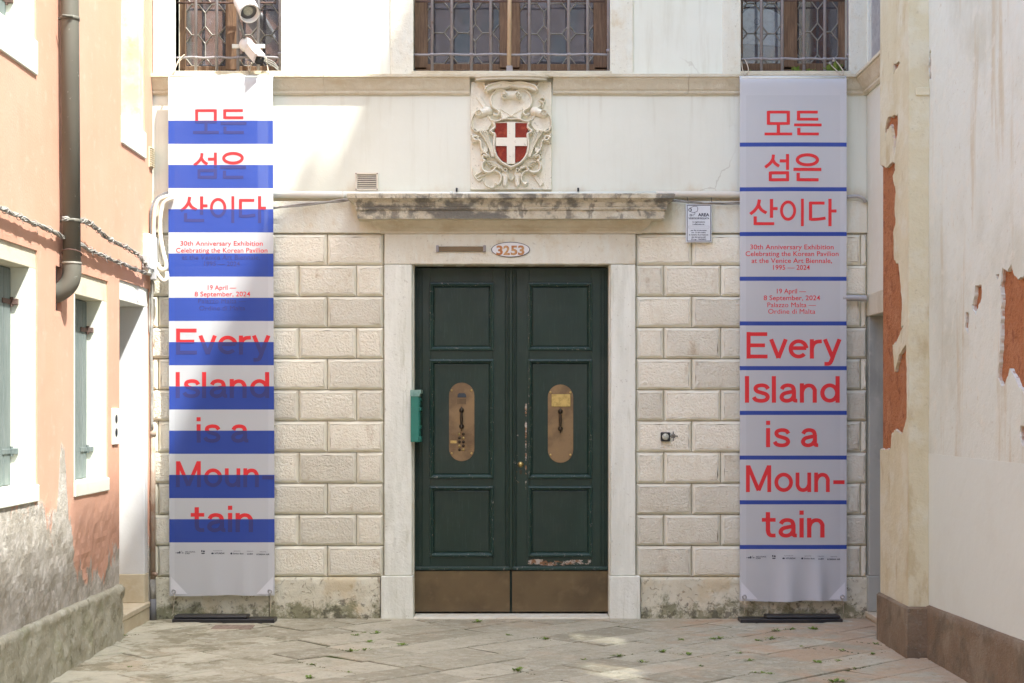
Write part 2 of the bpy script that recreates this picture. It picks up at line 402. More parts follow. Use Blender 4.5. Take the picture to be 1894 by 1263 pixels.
layered('rope', (0.52, 0.45, 0.34), [((.36, .3, .22), 60, .5, .6, .6)], [], rough=.8)
layered('rust_iron', (0.24, 0.18, 0.135), [((0.33, 0.26, 0.20), 12, .4, .6, .8)], [(40, .5, .006)], rough=.8)
layered('leaf', (0.15, 0.24, 0.04), [((0.20, 0.28, 0.06), 20, .4, .6, .9)], [], rough=.6)
layered('moss', (0.07, 0.095, 0.025), [((0.12, 0.12, 0.05), 30, .4, .6, .9)], [(90, .6, .01)], rough=1)
layered('opposite_brick', (0.28, 0.20, 0.17), [((0.36, 0.28, 0.24), 1.2, .4, .7, .7)], [], rough=.9)
layered('grey_plaster', (0.36, 0.355, 0.335), [((0.46, 0.455, 0.43), 12, .45, .65, .7), ((0.26, 0.255, 0.24), 30, .55, .7, .6)], [(60, .6, .01)], rough=.95)
layered('paper_white', (0.62, 0.66, 0.68), [], [], rough=.6)
layered('paper_grey', (0.22, 0.21, 0.20), [], [], rough=.7)

BLUE = (0.030, 0.072, 0.36)
WHITE = (0.575, 0.595, 0.605)
RED = (0.68, 0.034, 0.038)
def stripe_mask(t, z_top, pitch, height, n):
    d = t.math('DIVIDE', t.math('SUBTRACT', z_top, t.axis(2)), pitch)
    f = t.math('FRACT', d)
    a = t.math('LESS_THAN', f, height / pitch)
    b = t.math('MULTIPLY', t.math('GREATER_THAN', d, 0.0), t.math('LESS_THAN', d, n - 1 + height / pitch + .001))
    return t.math('MULTIPLY', a, b)
def cloth_mat(name, z_top, pitch, height, n, x0, x1, ztop, zbot):
    t = NT(name)
    m = stripe_mask(t, z_top, pitch, height, n)
    c = t.mix(m, WHITE, BLUE)
    # doubled hems at the sides and along the top sleeve let less light through
    ex = t.math('MINIMUM', t.math('SUBTRACT', t.axis(0), x0), t.math('SUBTRACT', x1, t.axis(0)))
    ez = t.math('MINIMUM', t.math('SUBTRACT', t.axis(2), zbot), t.math('SUBTRACT', ztop, t.axis(2)))
    hem = t.math('MAXIMUM', t.math('LESS_THAN', ex, .05), t.math('LESS_THAN', t.math('SUBTRACT', ztop, t.axis(2)), .155))
    wv = t.n('ShaderNodeTexWave', wave_type='BANDS', bands_direction='X'); wv.inputs['Scale'].default_value = 90
    t.l(t.pos, wv.inputs['Vector'])
    t.bump(wv.outputs['Fac'], .05, .001)
    t.bump(t.noise(5, 3, .5, t.scaled(1, 1, .5)), .12, .03)
    t.done(c, .62, 0, .3)
    tl = t.n('ShaderNodeBsdfTranslucent'); t.val(tl.inputs[0], c)
    tp = t.n('ShaderNodeBsdfTransparent')
    m1 = t.n('ShaderNodeMixShader'); m1.inputs[0].default_value = .14
    t.l(t.b.outputs[0], m1.inputs[1]); t.l(tl.outputs[0], m1.inputs[2])
    m2 = t.n('ShaderNodeMixShader'); t.l(t.ramp(hem, 0, 1, .085, .02), m2.inputs[0])
    t.l(m1.outputs[0], m2.inputs[1]); t.l(tp.outputs[0], m2.inputs[2])
    t.l(m2.outputs[0], t.out.inputs[0])
    return t.m
def ink_mat(name, stripe=None):
    t = NT(name)
    c = RED
    if stripe:
        c = t.mix(stripe_mask(t, *stripe), RED, (0.040, 0.046, 0.175))
    return t.done(c, .6, 0, .3)

BAL = (0.958, 1.0, 0.915)
for nm in ('plaster_white', 'facade_plaster', 'rustic_stone', 'rustic_margin', 'joint_mortar', 'dressed_stone', 'jamb_stone', 'string_stone', 'crust_stone', 'carved_stone', 'base_stone', 'eroded_cement', 'frame_white', 'lintel_cream', 'right_plaster', 'right_plaster_repair', 'pilaster_cream', 'paving_stone', 'far_paving', 'brown_plinth', 'white_plastic', 'step_stone'):
    for nd in MATS[nm].node_tree.nodes:
        socks = [nd.inputs[6], nd.inputs[7]] if nd.type == 'MIX' else ([nd.inputs['Base Color']] if nd.type == 'BSDF_PRINCIPLED' else [])
        for sk in socks:
            if not sk.is_linked:
                c = sk.default_value; sk.default_value = (c[0] * BAL[0], c[1] * BAL[1], c[2] * BAL[2], 1)

# ------------------------------------------------------------------ mesh helpers
def obj(name, verts, faces, mat, parent=None, smooth=False, mats=None, fmat=None):
    me = bpy.data.meshes.new(name)
    c = Vector((0, 0, 0))
    vs_ = [Vector(v) for v in verts]
    lo = [min(v[i] for v in vs_) for i in range(3)]; hi = [max(v[i] for v in vs_) for i in range(3)]
    c = Vector([(lo[i] + hi[i]) / 2 for i in range(3)])
    c.z = lo[2]
    me.from_pydata([tuple(v - c) for v in vs_], [], faces)
    for m in (mats or [mat]): me.materials.append(MATS[m])
    if fmat: me.polygons.foreach_set('material_index', fmat)
    if smooth: me.polygons.foreach_set('use_smooth', [True] * len(me.polygons))
    me.update()
    o = bpy.data.objects.new(name, me)
    COL.objects.link(o)
    place(o, c, parent)
    return o
def place(o, loc, parent=None):
    if parent:
        o.parent = parent
        o.location = Vector(loc) - wloc(parent)
    else:
        o.location = loc
def wloc(o):
    v = Vector(o.location)
    while o.parent:
        o = o.parent; v = v + Vector(o.location)
    return v
def empty(name, loc, parent=None):
    o = bpy.data.objects.new(name, None)
    o.empty_display_size = .2
    COL.objects.link(o)
    place(o, loc, parent)
    return o
def tag(o, label, cat, group=None):
    o['label'] = label; o['category'] = cat
    if group: o['group'] = group
    return o
class MB:
    def __init__(s): s.v = []; s.f = []; s.m = []
    def add(s, verts, faces, mi=0):
        b = len(s.v); s.v += [tuple(v) for v in verts]
        s.f += [tuple(b + i for i in f) for f in faces]; s.m += [mi] * len(faces)
        return s
    def box(s, x0, x1, y0, y1, z0, z1, bev=0.0, mi=0):
        if x0 > x1: x0, x1 = x1, x0
        if y0 > y1: y0, y1 = y1, y0
        if z0 > z1: z0, z1 = z1, z0
        bev = min(bev, .45 * min(x1 - x0, y1 - y0, z1 - z0))
        if bev <= 0:
            v = [(x, y, z) for x in (x0, x1) for y in (y0, y1) for z in (z0, z1)]
            f = [(0, 1, 3, 2), (4, 6, 7, 5), (0, 4, 5, 1), (2, 3, 7, 6), (0, 2, 6, 4), (1, 5, 7, 3)]
            return s.add(v, f, mi)
        bm = bmesh.new()
        bmesh.ops.create_cube(bm, size=1)
        for v in bm.verts:
            v.co = Vector(((x0 + x1) / 2 + v.co.x * (x1 - x0), (y0 + y1) / 2 + v.co.y * (y1 - y0), (z0 + z1) / 2 + v.co.z * (z1 - z0)))
        bmesh.ops.bevel(bm, geom=list(bm.edges), offset=bev, segments=1, affect='EDGES', profile=.5)
        return s.bm(bm, mi)
    def bm(s, bm, mi=0):
        bm.verts.ensure_lookup_table(); bm.verts.index_update()
        s.add([v.co for v in bm.verts], [tuple(v.index for v in f.verts) for f in bm.faces], mi)
        bm.free(); return s
    def tube(s, pts, r, n=8, mi=0, caps=True):
        pts = [Vector(p) for p in pts]
        rs = r if isinstance(r, (list, tuple)) else [r] * len(pts)
        t0 = (pts[1] - pts[0]).normalized()
        up = Vector((0, 0, 1)) if abs(t0.z) < .9 else Vector((1, 0, 0))
        nn = t0.cross(up).normalized()
        V = []
        for i, p in enumerate(pts):
            t = (pts[min(i + 1, len(pts) - 1)] - pts[max(i - 1, 0)])
            t = t.normalized() if t.length > 1e-9 else t0
            nn = (nn - t * nn.dot(t))
            nn = nn.normalized() if nn.length > 1e-6 else t.orthogonal().normalized()
            bb = t.cross(nn)
            V += [p + (nn * math.cos(2 * math.pi * j / n) + bb * math.sin(2 * math.pi * j / n)) * rs[i] for j in range(n)]
        F = [(i * n + j, i * n + (j + 1) % n, (i + 1) * n + (j + 1) % n, (i + 1) * n + j) for i in range(len(pts) - 1) for j in range(n)]
        if caps: F += [tuple(range(n - 1, -1, -1)), tuple((len(pts) - 1) * n + j for j in range(n))]
        return s.add(V, F, mi)
    def lathe(s, base, axis, prof, n=16, mi=0):
        axis = Vector(axis).normalized(); base = Vector(base)
        u = axis.orthogonal().normalized(); w_ = axis.cross(u); k = len(prof)
        V = [base + axis * h + (u * math.cos(2 * math.pi * j / n) + w_ * math.sin(2 * math.pi * j / n)) * max(r, 1e-4) for h, r in prof for j in range(n)]
        F = [(i * n + j, i * n + (j + 1) % n, (i + 1) * n + (j + 1) % n, (i + 1) * n + j) for i in range(k - 1) for j in range(n)]
        F += [tuple(range(n - 1, -1, -1)), tuple((k - 1) * n + j for j in range(n))]
        return s.add(V, F, mi)
    def prism(s, poly, y0, y1, mi=0):               # poly in (x, z), extruded along y
        n = len(poly)
        a = sum(poly[i][0] * poly[(i + 1) % n][1] - poly[(i + 1) % n][0] * poly[i][1] for i in range(n))
        if a < 0: poly = poly[::-1]
        V = [(x, y0, z) for x, z in poly] + [(x, y1, z) for x, z in poly]
        F = [tuple(range(n)), tuple(range(2 * n - 1, n - 1, -1))] + [((i + 1) % n, i, n + i, n + (i + 1) % n) for i in range(n)]
        return s.add(V, F, mi)
    def prismx(s, poly, x0, x1, mi=0):              # poly in (y, z), extruded along x
        n = len(poly)
        V = [(x0, y, z) for y, z in poly] + [(x1, y, z) for y, z in poly]
        F = [tuple(range(n)), tuple(range(2 * n - 1, n - 1, -1))] + [((i + 1) % n, i, n + i, n + (i + 1) % n) for i in range(n)]
        bm = bmesh.new(); vv = [bm.verts.new(v) for v in V]
        for f in F: bm.faces.new([vv[i] for i in f])
        bmesh.ops.recalc_face_normals(bm, faces=bm.faces)
        return s.bm(bm, mi)
    def build(s, name, mat, parent=None, smooth=False):
        mats = mat if isinstance(mat, (list, tuple)) else [mat]
        return obj(name, s.v, s.f, mats[0], parent, smooth, mats=mats, fmat=s.m)

def ring(mb, x0, x1, z0, z1, prof, mi=0):
    """rectangular moulding: prof = [(inset, y)] from the outside inwards"""
    V = []
    for d, y in prof:
        V += [(x0 + d, y, z0 + d), (x1 - d, y, z0 + d), (x1 - d, y, z1 - d), (x0 + d, y, z1 - d)]
    F = []
    for i in range(len(prof) - 1):
        for j in range(4):
            a, b = i * 4 + j, i * 4 + (j + 1) % 4
            F.append((a, b, b + 4, a + 4))
    mb.add(V, F, mi)
def clip(poly, x0, x1, z0, z1):
    def half(p, ins, inter):
        out = []
        for i in range(len(p)):
            a, b = p[i], p[(i + 1) % len(p)]
            ia, ib = ins(a), ins(b)
            if ia: out.append(a)
            if ia != ib: out.append(inter(a, b))
        return out
    def cut(p, ax, v, keep_gt):
        if not p: return p
        ins = (lambda q: q[ax] >= v) if keep_gt else (lambda q: q[ax] <= v)
        def inter(a, b):
            t = (v - a[ax]) / (b[ax] - a[ax])
            return tuple(a[i] + (b[i] - a[i]) * t for i in range(2))
        return half(p, ins, inter)
    for ax, v, g in ((0, x0, True), (0, x1, False), (1, z0, True), (1, z1, False)):
        poly = cut(poly, ax, v, g)
    return poly
def area(p): return abs(sum(p[i][0] * p[(i + 1) % len(p)][1] - p[(i + 1) % len(p)][0] * p[i][1] for i in range(len(p)))) / 2
def smooth_path(pts, n=6):
    pts = [Vector(p) for p in pts]; out = []
    for i in range(len(pts) - 1):
        p0, p1, p2, p3 = pts[max(i - 1, 0)], pts[i], pts[i + 1], pts[min(i + 2, len(pts) - 1)]
        for k in range(n):
            t = k / n
            out.append(.5 * ((2 * p1) + (p2 - p0) * t + (2 * p0 - 5 * p1 + 4 * p2 - p3) * t * t + (3 * p1 - p0 - 3 * p2 + p3) * t ** 3))
    out.append(pts[-1]); return out
def fbm(x, y, z, s=1.0, o=4):
    return noise.fractal(Vector((x * s, y * s, z * s)), 1.0, 2.0, o)

# ------------------------------------------------------------------ ground and paving
GZ = -0.035
g = MB()
g.add([(-90, -90, GZ - .03), (90, -90, GZ - .03), (90, 60, GZ - .03), (-90, 60, GZ - .03)], [(0, 1, 2, 3)])
go = g.build('ground', 'far_paving'); go['kind'] = 'structure'
pav = empty('pavement', (0, -2.5, GZ - .03)); pav['kind'] = 'structure'
pb = MB(); pb.add([(-3.4, -6.4, GZ - .004), (3.3, -6.4, GZ - .004), (3.3, .02, GZ - .004), (-3.4, .02, GZ - .004)], [(0, 1, 2, 3)])
pb.build('joint_bed', 'joint_dirt', pav)
def paving_stones():
    rnd = random.Random(3)
    ang = R(43)
    ca, sa = math.cos(ang), math.sin(ang)
    rows = []
    v = -8.0
    while v < 8:
        h = rnd.choice((.26, .31, .36, .40))
        u = -9 + rnd.uniform(0, .8)
        while u < 9:
            L = rnd.uniform(.42, .85)
            rows.append((u, u + L, v, v + h)); u += L
        v += h
    for (u0, u1, v0, v1) in rows:
        gp = .006
        q = [(u0 + gp, v0 + gp), (u1 - gp, v0 + gp), (u1 - gp, v1 - gp), (u0 + gp, v1 - gp)]
        q = [(a + rnd.uniform(-.008, .008), b + rnd.uniform(-.006, .006)) for a, b in q]
        p = [(a * ca - b * sa, -2.5 + a * sa + b * ca) for a, b in q]
        p = clip(p, -2.95, 2.95, -6.2, -.16)
        if len(p) < 3 or area(p) < .004: continue
        cx = sum(a for a, b in p) / len(p); cy = sum(b for a, b in p) / len(p)
        tx, ty, dz = rnd.uniform(-.009, .009), rnd.uniform(-.009, .009), rnd.uniform(-.001, .006)
        top = lambda a, b: GZ + dz + (a - cx) * tx + (b - cy) * ty
        n = len(p)
        inn = [(cx + (a - cx) * (1 - .022), cy + (b - cy) * (1 - .022)) for a, b in p]
        V = [(a, b, GZ - .028) for a, b in p] + [(a, b, top(a, b) - .005) for a, b in p] + [(a, b, top(a, b)) for a, b in inn]
        F = [tuple(range(2 * n, 3 * n))]
        for i in range(n):
            j = (i + 1) % n
            F += [(i, j, n + j, n + i), (n + i, n + j, 2 * n + j, 2 * n + i)]
        obj('paving_stone', V, F, 'paving_stone', pav)
    # straight border slabs along the foot of the facade
    x = -2.95
    while x < 2.9:
        L = rnd.uniform(.7, 1.2)
        x1 = min(x + L, 2.95)
        m = MB(); m.box(x + .003, x1 - .003, -.157, .03, GZ - .028, GZ + rnd.uniform(-.002, .005), .004)
        m.build('paving_stone', 'paving_stone', pav); x = x1
paving_stones()

# ------------------------------------------------------------------ the palazzo
pal = empty('palazzo', (0, .3, GZ))
tag(pal, 'cream stone palazzo front with rusticated blocks and tall dark green double door', 'building')
XL, XR = X(281), X(1602)
YB = -.045                     # face of the rusticated courses
BAND0, BAND1 = Z(433), Z(373)
def wall_grid(x0, x1, z0, z1, holes):
    xs = sorted({x0, x1, *[h[0] for h in holes], *[h[1] for h in holes]})
    zs = sorted({z0, z1, *[h[2] for h in holes], *[h[3] for h in holes]})
    out = []
    for i in range(len(xs) - 1):
        for j in range(len(zs) - 1):
            cx, cz = (xs[i] + xs[i + 1]) / 2, (zs[j] + zs[j + 1]) / 2
            if any(h[0] < cx < h[1] and h[2] < cz < h[3] for h in holes): continue
            out.append((xs[i], xs[i + 1], zs[j], zs[j + 1]))
    return out
WZ0, WZ1 = Z(134), 6.0
WIN = [(X(325), X(520), WZ0, WZ1), (X(765), X(1128), WZ0, WZ1), (X(1370), X(1570), WZ0, WZ1)]
m = MB()
for r in wall_grid(XL - .6, XR + .6, BAND1 - .02, 9.0, WIN): m.box(r[0], r[1], 0, .32, r[2], r[3])
m.build('plaster_wall', 'facade_plaster', pal)
m = MB()
for r in wall_grid(XL - .6, XR + .6, GZ - .05, BAND1 - .02, [(X(763), X(1128), GZ - .06, Z(490))]): m.box(r[0], r[1], .004, .32, r[2], r[3])
m.build('backing_wall', 'joint_mortar', pal)
# stone window surrounds, slightly proud
for (a, b) in ((X(283), X(325)), (X(520), X(549)), (X(722), X(765)), (X(1128), X(1171)), (X(1336), X(1370)), (X(1570), X(1606))):
    m = MB(); m.box(a, b, -.014, .12, Z(139), 6.1, .004); m.build('window_surround', 'dressed_stone', pal)
# window sills
for (a, b) in ((X(322), X(522)), (X(762), X(1131)), (X(1368), X(1572))):
    m = MB(); m.box(a, b, -.05, .30, Z(140), WZ0 + .003, .004); m.build('window_sill', 'string_stone', pal)
# string course
SC = [(0.0, Z(176)), (.012, Z(176)), (.024, Z(172.5)), (.024, Z(169)), (.034, Z(166)), (.05, Z(158)), (.066, Z(151)), (.072, Z(149)), (.072, Z(147)), (.086, Z(146)), (.086, Z(141)), (.078, Z(140)), (0.0, Z(138.5))]
def course(x0, x1, name='string_course'):
    m = MB()
    n = 24
    V = []; F = []
    for i in range(n + 1):
        x = x0 + (x1 - x0) * i / n
        for p, z in SC:
            wob = .0025 * fbm(x * 3, p * 40, z * 6) if p > 0 else 0
            V.append((x, -p + wob, z + wob * .6))
    k = len(SC)
    for i in range(n):
        for j in range(k - 1):
            F.append((i * k + j, (i + 1) * k + j, (i + 1) * k + j + 1, i * k + j + 1))
    F += [tuple(range(k)), tuple(n * k + j for j in range(k - 1, -1, -1))]
    m.add(V, F); return m.build(name, 'string_stone', pal)
xs_ = [XL - .03, X(560), X(870)]
course(XL - .03, X(600)); course(X(600.6), X(869)); course(X(1023), X(1272)); course(X(1272.6), XR + .02)
# the bowed slab above the coat of arms
m = MB()
arc = [(X(946) + (X(1012) - X(946)) * math.cos(t), -.085 - .06 * math.sin(t)) for t in [math.pi * i / 24 for i in range(25)]]
def slab(pts, z0, z1, grow):
    n = len(pts)
    V = [(x, y, z0) for x, y in pts] + [(X(946) + (x - X(946)) * grow, y * grow, z1) for x, y in pts]
    F = [tuple(range(n - 1, -1, -1)), tuple(range(n, 2 * n))] + [(i, (i + 1) % n, n + (i + 1) % n, n + i) for i in range(n)]
    return V, F
arc2 = [(X(880), .0)] + [(2 * X(946) - x, y) for x, y in arc] + [(X(1012), .0)]
V, F = slab(arc2, Z(146.5, -.13), Z(141.5, -.13), 1.0); m.add(V, F)
V, F = slab([(X(946) + (x - X(946)) * 1.03, y * 1.06) for x, y in arc2], Z(141.5, -.13), Z(136, -.13), 1.0); m.add(V, F)
m.box(X(868), X(1024), -.0865, .0, Z(146.2), Z(139.5), .003)
m.build('bowed_sill', 'string_stone', pal)

# smooth ashlar band above the rusticated courses
for (a, b) in ((XL, X(420)), (X(420.8), X(712)), (X(1178), X(1435)), (X(1435.8), XR)):
    m = MB(); m.box(a, b, YB, .05, BAND0 + .004, BAND1, .006); m.build('band_stone', 'dressed_stone', pal)

# rusticated blocks
ROWS = [433.5 + i * 57.5 for i in range(12)]
BLOCKS = {}
def rustic(w, h, var):
    key = (round(w, 3), round(h, 3), var)
    if key in BLOCKS: return BLOCKS[key]
    rnd = random.Random(str(key))
    V = []; F = []; fm = []
    ch, mg = .021, .008
    ns = (max(3, int(w / .05)), 5)
    def rect(d, y, jit):
        P = []
        c4 = [(-w / 2 + d, d), (w / 2 - d, d), (w / 2 - d, h - d), (-w / 2 + d, h - d)]
        for q in range(4):
            p0, p1 = c4[q], c4[(q + 1) % 4]; n = ns[q % 2]
            for i in range(n):
                t = i / n
                P.append((p0[0] + (p1[0] - p0[0]) * t + rnd.gauss(0, jit), y + rnd.gauss(0, jit * .6), p0[1] + (p1[1] - p0[1]) * t + rnd.gauss(0, jit)))
        return P
    j = .0025
    R0 = [rect(j, .01, 0), rect(j, -.020, .0006), rect(ch, YB, .0011), rect(ch + mg, YB - .001, .0022)]
    if rnd.random() < .5:                                  # a chipped corner
        q = rnd.choice((0, ns[0], ns[0] + ns[1], 2 * ns[0] + ns[1])); p = R0[2][q]; R0[2][q] = (p[0] * (1 - .012 / w), p[1] + .009, p[2] + (.006 if p[2] < h / 2 else -.006))
    kq = len(R0[0])
    for r_ in R0: V += r_
    for i in range(3):
        for q in range(kq):
            a, b = i * kq + q, i * kq + (q + 1) % kq
            F.append((a, b, b + kq, a + kq)); fm.append(1)
    nx, nz = max(3, int((w - .08) / .022)), 6
    b0 = len(V); d = ch + mg
    ox = rnd.uniform(0, 50)
    for iz in range(nz + 1):
        for ix in range(nx + 1):
            x = -w / 2 + d + (w - 2 * d) * ix / nx; z = d + (h - 2 * d) * iz / nz
            edge = ix in (0, nx) or iz in (0, nz)
            y = YB + .001 if edge else YB - .002 - .0012 * noise.noise(Vector((x * 30 + ox, z * 30, var))) - rnd.uniform(-.0006, .0006)
            V.append((x, y, z))
    for iz in range(nz):
        for ix in range(nx):
            a = b0 + iz * (nx + 1) + ix
            F.append((a, a + 1, a + nx + 2, a + nx + 1)); fm.append(0)
    me = bpy.data.meshes.new('stone_block')
    me.from_pydata(V, [], F); me.materials.append(MATS['rustic_stone']); me.materials.append(MATS['rustic_margin'])
    me.polygons.foreach_set('material_index', fm); me.update()
    BLOCKS[key] = me
    return me
rnd = random.Random(5)
def courses(x0, x1, jA, jB):
    for i in range(11):
        js = [j for j in (jA if i % 2 == 0 else jB)]
        e = [x0] + [X(j) for j in js if x0 + .02 < X(j) < x1 - .02] + [x1]
        z0, z1 = Z(ROWS[i + 1]), Z(ROWS[i])
        for a, b in zip(e[:-1], e[1:]):
            me = rustic(b - a, z1 - z0, rnd.randrange(3))
            o = bpy.data.objects.new('stone_block', me); COL.objects.link(o)
            place(o, ((a + b) / 2, rnd.uniform(-.002, .002), z0), pal)
courses(XL, X(710), [294, 398, 502, 606], [346, 450, 553.5, 660])
courses(X(1176), XR, [1279, 1383, 1487, 1591], [1227.5, 1332, 1436, 1540])
# eroded base course
def base_block(x0, x1, seed):
    z0, z1 = GZ - .03, Z(1066.5)
    nx, nz = max(4, int((x1 - x0) / .022)), 15
    V = []; F = []
    for iz in range(nz + 1):
        for ix in range(nx + 1):
            x = x0 + (x1 - x0) * ix / nx; z = z0 + (z1 - z0) * iz / nz
            e = min(ix, nx - ix, iz, nz - iz)
            p = fbm(x, seed, z, 14, 4) * .007 + min(0, fbm(x + 9, seed, z, 24, 3) + .25) * .012
            y = -.052 - (p if e > 0 else -.008)
            V.append((x, y, z))
    for iz in range(nz):
        for ix in range(nx):
            a = iz * (nx + 1) + ix; F.append((a, a + 1, a + nx + 2, a + nx + 1))
    b = len(V)
    V += [(x0, .05, z0), (x1, .05, z0), (x1, .05, z1), (x0, .05, z1)]
    tp = [nz * (nx + 1) + i for i in range(nx + 1)]
    F.append(tuple(tp) + (b + 2, b + 3))
    F.append(tuple(iz * (nx + 1) for iz in range(nz, -1, -1)) + (b, b + 3))
    F.append(tuple(iz * (nx + 1) + nx for iz in range(nz + 1)) + (b + 2, b + 1))
    return obj('base_stone', V, F, 'base_stone', pal, True)
base_block(XL, X(500), 1); base_block(X(500.6), X(704), 2)
base_block(X(1184.5), X(1420), 3); base_block(X(1420.6), XR, 4)

# door surround
YJ = -.062
def wobbly_box(name, x0, x1, z0, z1, mat, y0=YJ, y1=.14, amp=.0022):
    bm = bmesh.new(); bmesh.ops.create_cube(bm, size=1)
    for v in bm.verts:
        v.co = Vector(((x0 + x1) / 2 + v.co.x * (x1 - x0), (y0 + y1) / 2 + v.co.y * (y1 - y0), (z0 + z1) / 2 + v.co.z * (z1 - z0)))
    for ax, n in ((Vector((0, 0, 1)), int(abs(z1 - z0) / .05)), (Vector((1, 0, 0)), int(abs(x1 - x0) / .05))):
        lo = min(v.co.dot(ax) for v in bm.verts); hi = max(v.co.dot(ax) for v in bm.verts)
        for i in range(1, max(1, n)):
            bmesh.ops.bisect_plane(bm, geom=bm.verts[:] + bm.edges[:] + bm.faces[:], plane_co=ax * (lo + (hi - lo) * i / n), plane_no=ax)
    bmesh.ops.bevel(bm, geom=[e for e in bm.edges if len(e.link_faces) == 2 and e.calc_face_angle() > 1], offset=.006, segments=1, affect='EDGES')
    for v in bm.verts:
        d = noise.noise_vector(v.co * 9) * amp + noise.noise_vector(v.co * 31) * amp * .7
        d.y *= .5
        if v.co.y > y1 - .01: d *= 0
        v.co += d
    return MB().bm(bm).build(name, mat, pal)
for (a, b, a2, b2) in ((712, 763, 706, 765.5), (1128.5, 1174.5, 1126, 1183)):
    wobbly_box('door_jamb', X(a), X(b), Z(1063), Z(490.6), 'jamb_stone')
    wobbly_box('jamb_base', X(a2), X(b2), GZ - .02, Z(1063.6), 'jamb_stone', YJ - .016, .14)
wobbly_box('door_lintel', X(712), X(1174.5), Z(490), Z(434), 'dressed_stone', YJ, .14)
m = MB(); m.box(X(765.8), X(1125.8), -.10, .30, GZ - .02, Z(1138.5), .006); m.build('threshold', 'dressed_stone', pal)
m = MB()
m.box(X(763), X(765.6), .0, .16, Z(1138), Z(490), .0); m.box(X(1126.2), X(1128.6), .0, .16, Z(1138), Z(490), .0)
m.build('door_stop', 'dressed_stone', pal)
# projecting cornice over the door
DC = [(.0, Z(433.6)), (.012, Z(433.4)), (.014, Z(428)), (.022, Z(427)), (.030, Z(424)), (.045, Z(423)), (.066, Z(419)), (.082, Z(413.5)), (.09, Z(411)),
      (.172, Z(410.5)), (.174, Z(396)), (.186, Z(394.5)), (.190, Z(392)), (.186, Z(390)), (.192, Z(388)), (.203, Z(382)), (.225, Z(378)), (.236, Z(376)), (.245, Z(375.2)), (.247, Z(368)), (.235, Z(366.5)), (.0, Z(364))]
def cornice(DC, name, mat):
    x0, x1 = X(707), X(1183)
    V = []; F = []
    nx = 60
    for p, z in DC:
        row = [(x0 - p, .02, z), (x0 - p, -p + YJ + .02, z)]
        row = [(x0 - p, .02, z)]
        for i in range(nx + 1):
            x = x0 - p + (x1 - x0 + 2 * p) * i / nx
            c = min(0, fbm(x, p * 10, z, 9, 3) + .15) * .012 if p > .15 else fbm(x, 1, z, 6, 2) * .002
            row.append((x, YJ + .02 - p - (c * -1 if p > .15 else c) * 1, z + (c * .4 if p > .15 else 0)))
        row.append((x1 + p, .02, z))
        V += row
    k = nx + 3
    for i in range(len(DC) - 1):
        for j in range(k - 1):
            F.append((i * k + j, i * k + j + 1, (i + 1) * k + j + 1, (i + 1) * k + j))
    obj(name, V, F, mat, pal)
cornice(DC[:10], 'bed_moulding', 'string_stone'); cornice(DC[9:], 'door_cornice', 'crust_stone')

# door leaves
YD = .115
m = MB(); m.box(X(740), X(1150), .33, .36, GZ - .05, Z(470)); m.build('door_light_block', 'room_dark', pal)  # unseen dark panel and floor added behind the leaves to stop light leaks
m = MB(); m.box(X(764), X(1128), YD + .065, .33, GZ - .05, Z(1139)); m.build('hall_floor', 'room_dark', pal)
def leaf(x0, x1, px0, px1, left):
    d = empty('door_leaf', ((x0 + x1) / 2, YD, Z(1136)), pal)
    ztop, zk = Z(493), Z(1057.5)
    m = MB(); m.box(x0, x1, YD + .02, YD + .06, Z(1136), ztop); m.build('board', 'door_paint', d)
    zp = [(Z(645), Z(523)), (Z(884), Z(666)), (Z(1030), Z(903))]
    for a, b in ((x0, px0), (px1, x1)):
        m = MB(); m.box(a, b, YD, YD + .025, zk, ztop, .003); m.build('stile', 'door_paint', d)
    rails = [(zp[0][1], ztop), (zp[1][1], zp[0][0]), (zp[2][1], zp[1][0]), (zk, zp[2][0])]
    for a, b in rails:
        m = MB(); m.box(px0, px1, YD + .0005, YD + .024, a, b, .0); m.build('rail', 'door_paint', d)
    for a, b in zp:
        m = MB(); ring(m, px0 - .012, px1 + .012, a - .012, b + .012, [(0, YD + .001), (.004, YD - .013), (.014, YD - .016), (.022, YD - .006), (.027, YD - .004), (.034, YD + .010), (.036, YD + .0185)])
        m.build('moulding', 'worn_moulding', d)
        m = MB(); ring(m, px0 + .02, px1 - .02, a + .02, b - .02, [(0, YD + .0198), (.012, YD + .016), (.02, YD + .016)])
        q = .04
        m.add([(px0 + q, YD + .016, a + q), (px1 - q, YD + .016, a + q), (px1 - q, YD + .016, b - q), (px0 + q, YD + .016, b - q)], [(0, 1, 2, 3)])
        m.build('panel', 'door_paint', d)
    # beads on the outer stile
    sx = x0 if left else x1
    sg = 1 if left else -1
    for off, wd, pr in ((.018, .008, .008), (.036, .012, .012), (.062, .006, .006)):
        m = MB(); m.box(sx + sg * off, sx + sg * (off + wd), YD - pr, YD + .001, zk + .03, ztop - .012, .003); m.build('bead', 'door_paint', d)
    mx = x1 if left else x0
    for off, wd, pr in ((.012, .012, .014), (.036, .006, .008)):
        m = MB(); m.box(mx - sg * off, mx - sg * (off + wd), YD - pr, YD + .001, zk + .03, ztop - .012, .003); m.build('bead', 'door_paint', d)
    m = MB(); m.box(x0 + .003, x1 - .003, YD - .022, YD + .001, zk + .002, zk + .03, .006); m.build('bottom_moulding', 'worn_moulding', d)
    m = MB(); m.box(x0 + .006, x1 - .006, YD - .01, YD + .02, Z(1134.5), zk - .004, .002); m.build('kick_plate', 'dull_brass', d)
    return d
XM = X(945, YD)
LL = leaf(X(765.5, YD), XM - .003, X(797, YD), X(911, YD), True)
RL = leaf(XM + .003, X(1126.5, YD), X(979, YD), X(1093, YD), False)
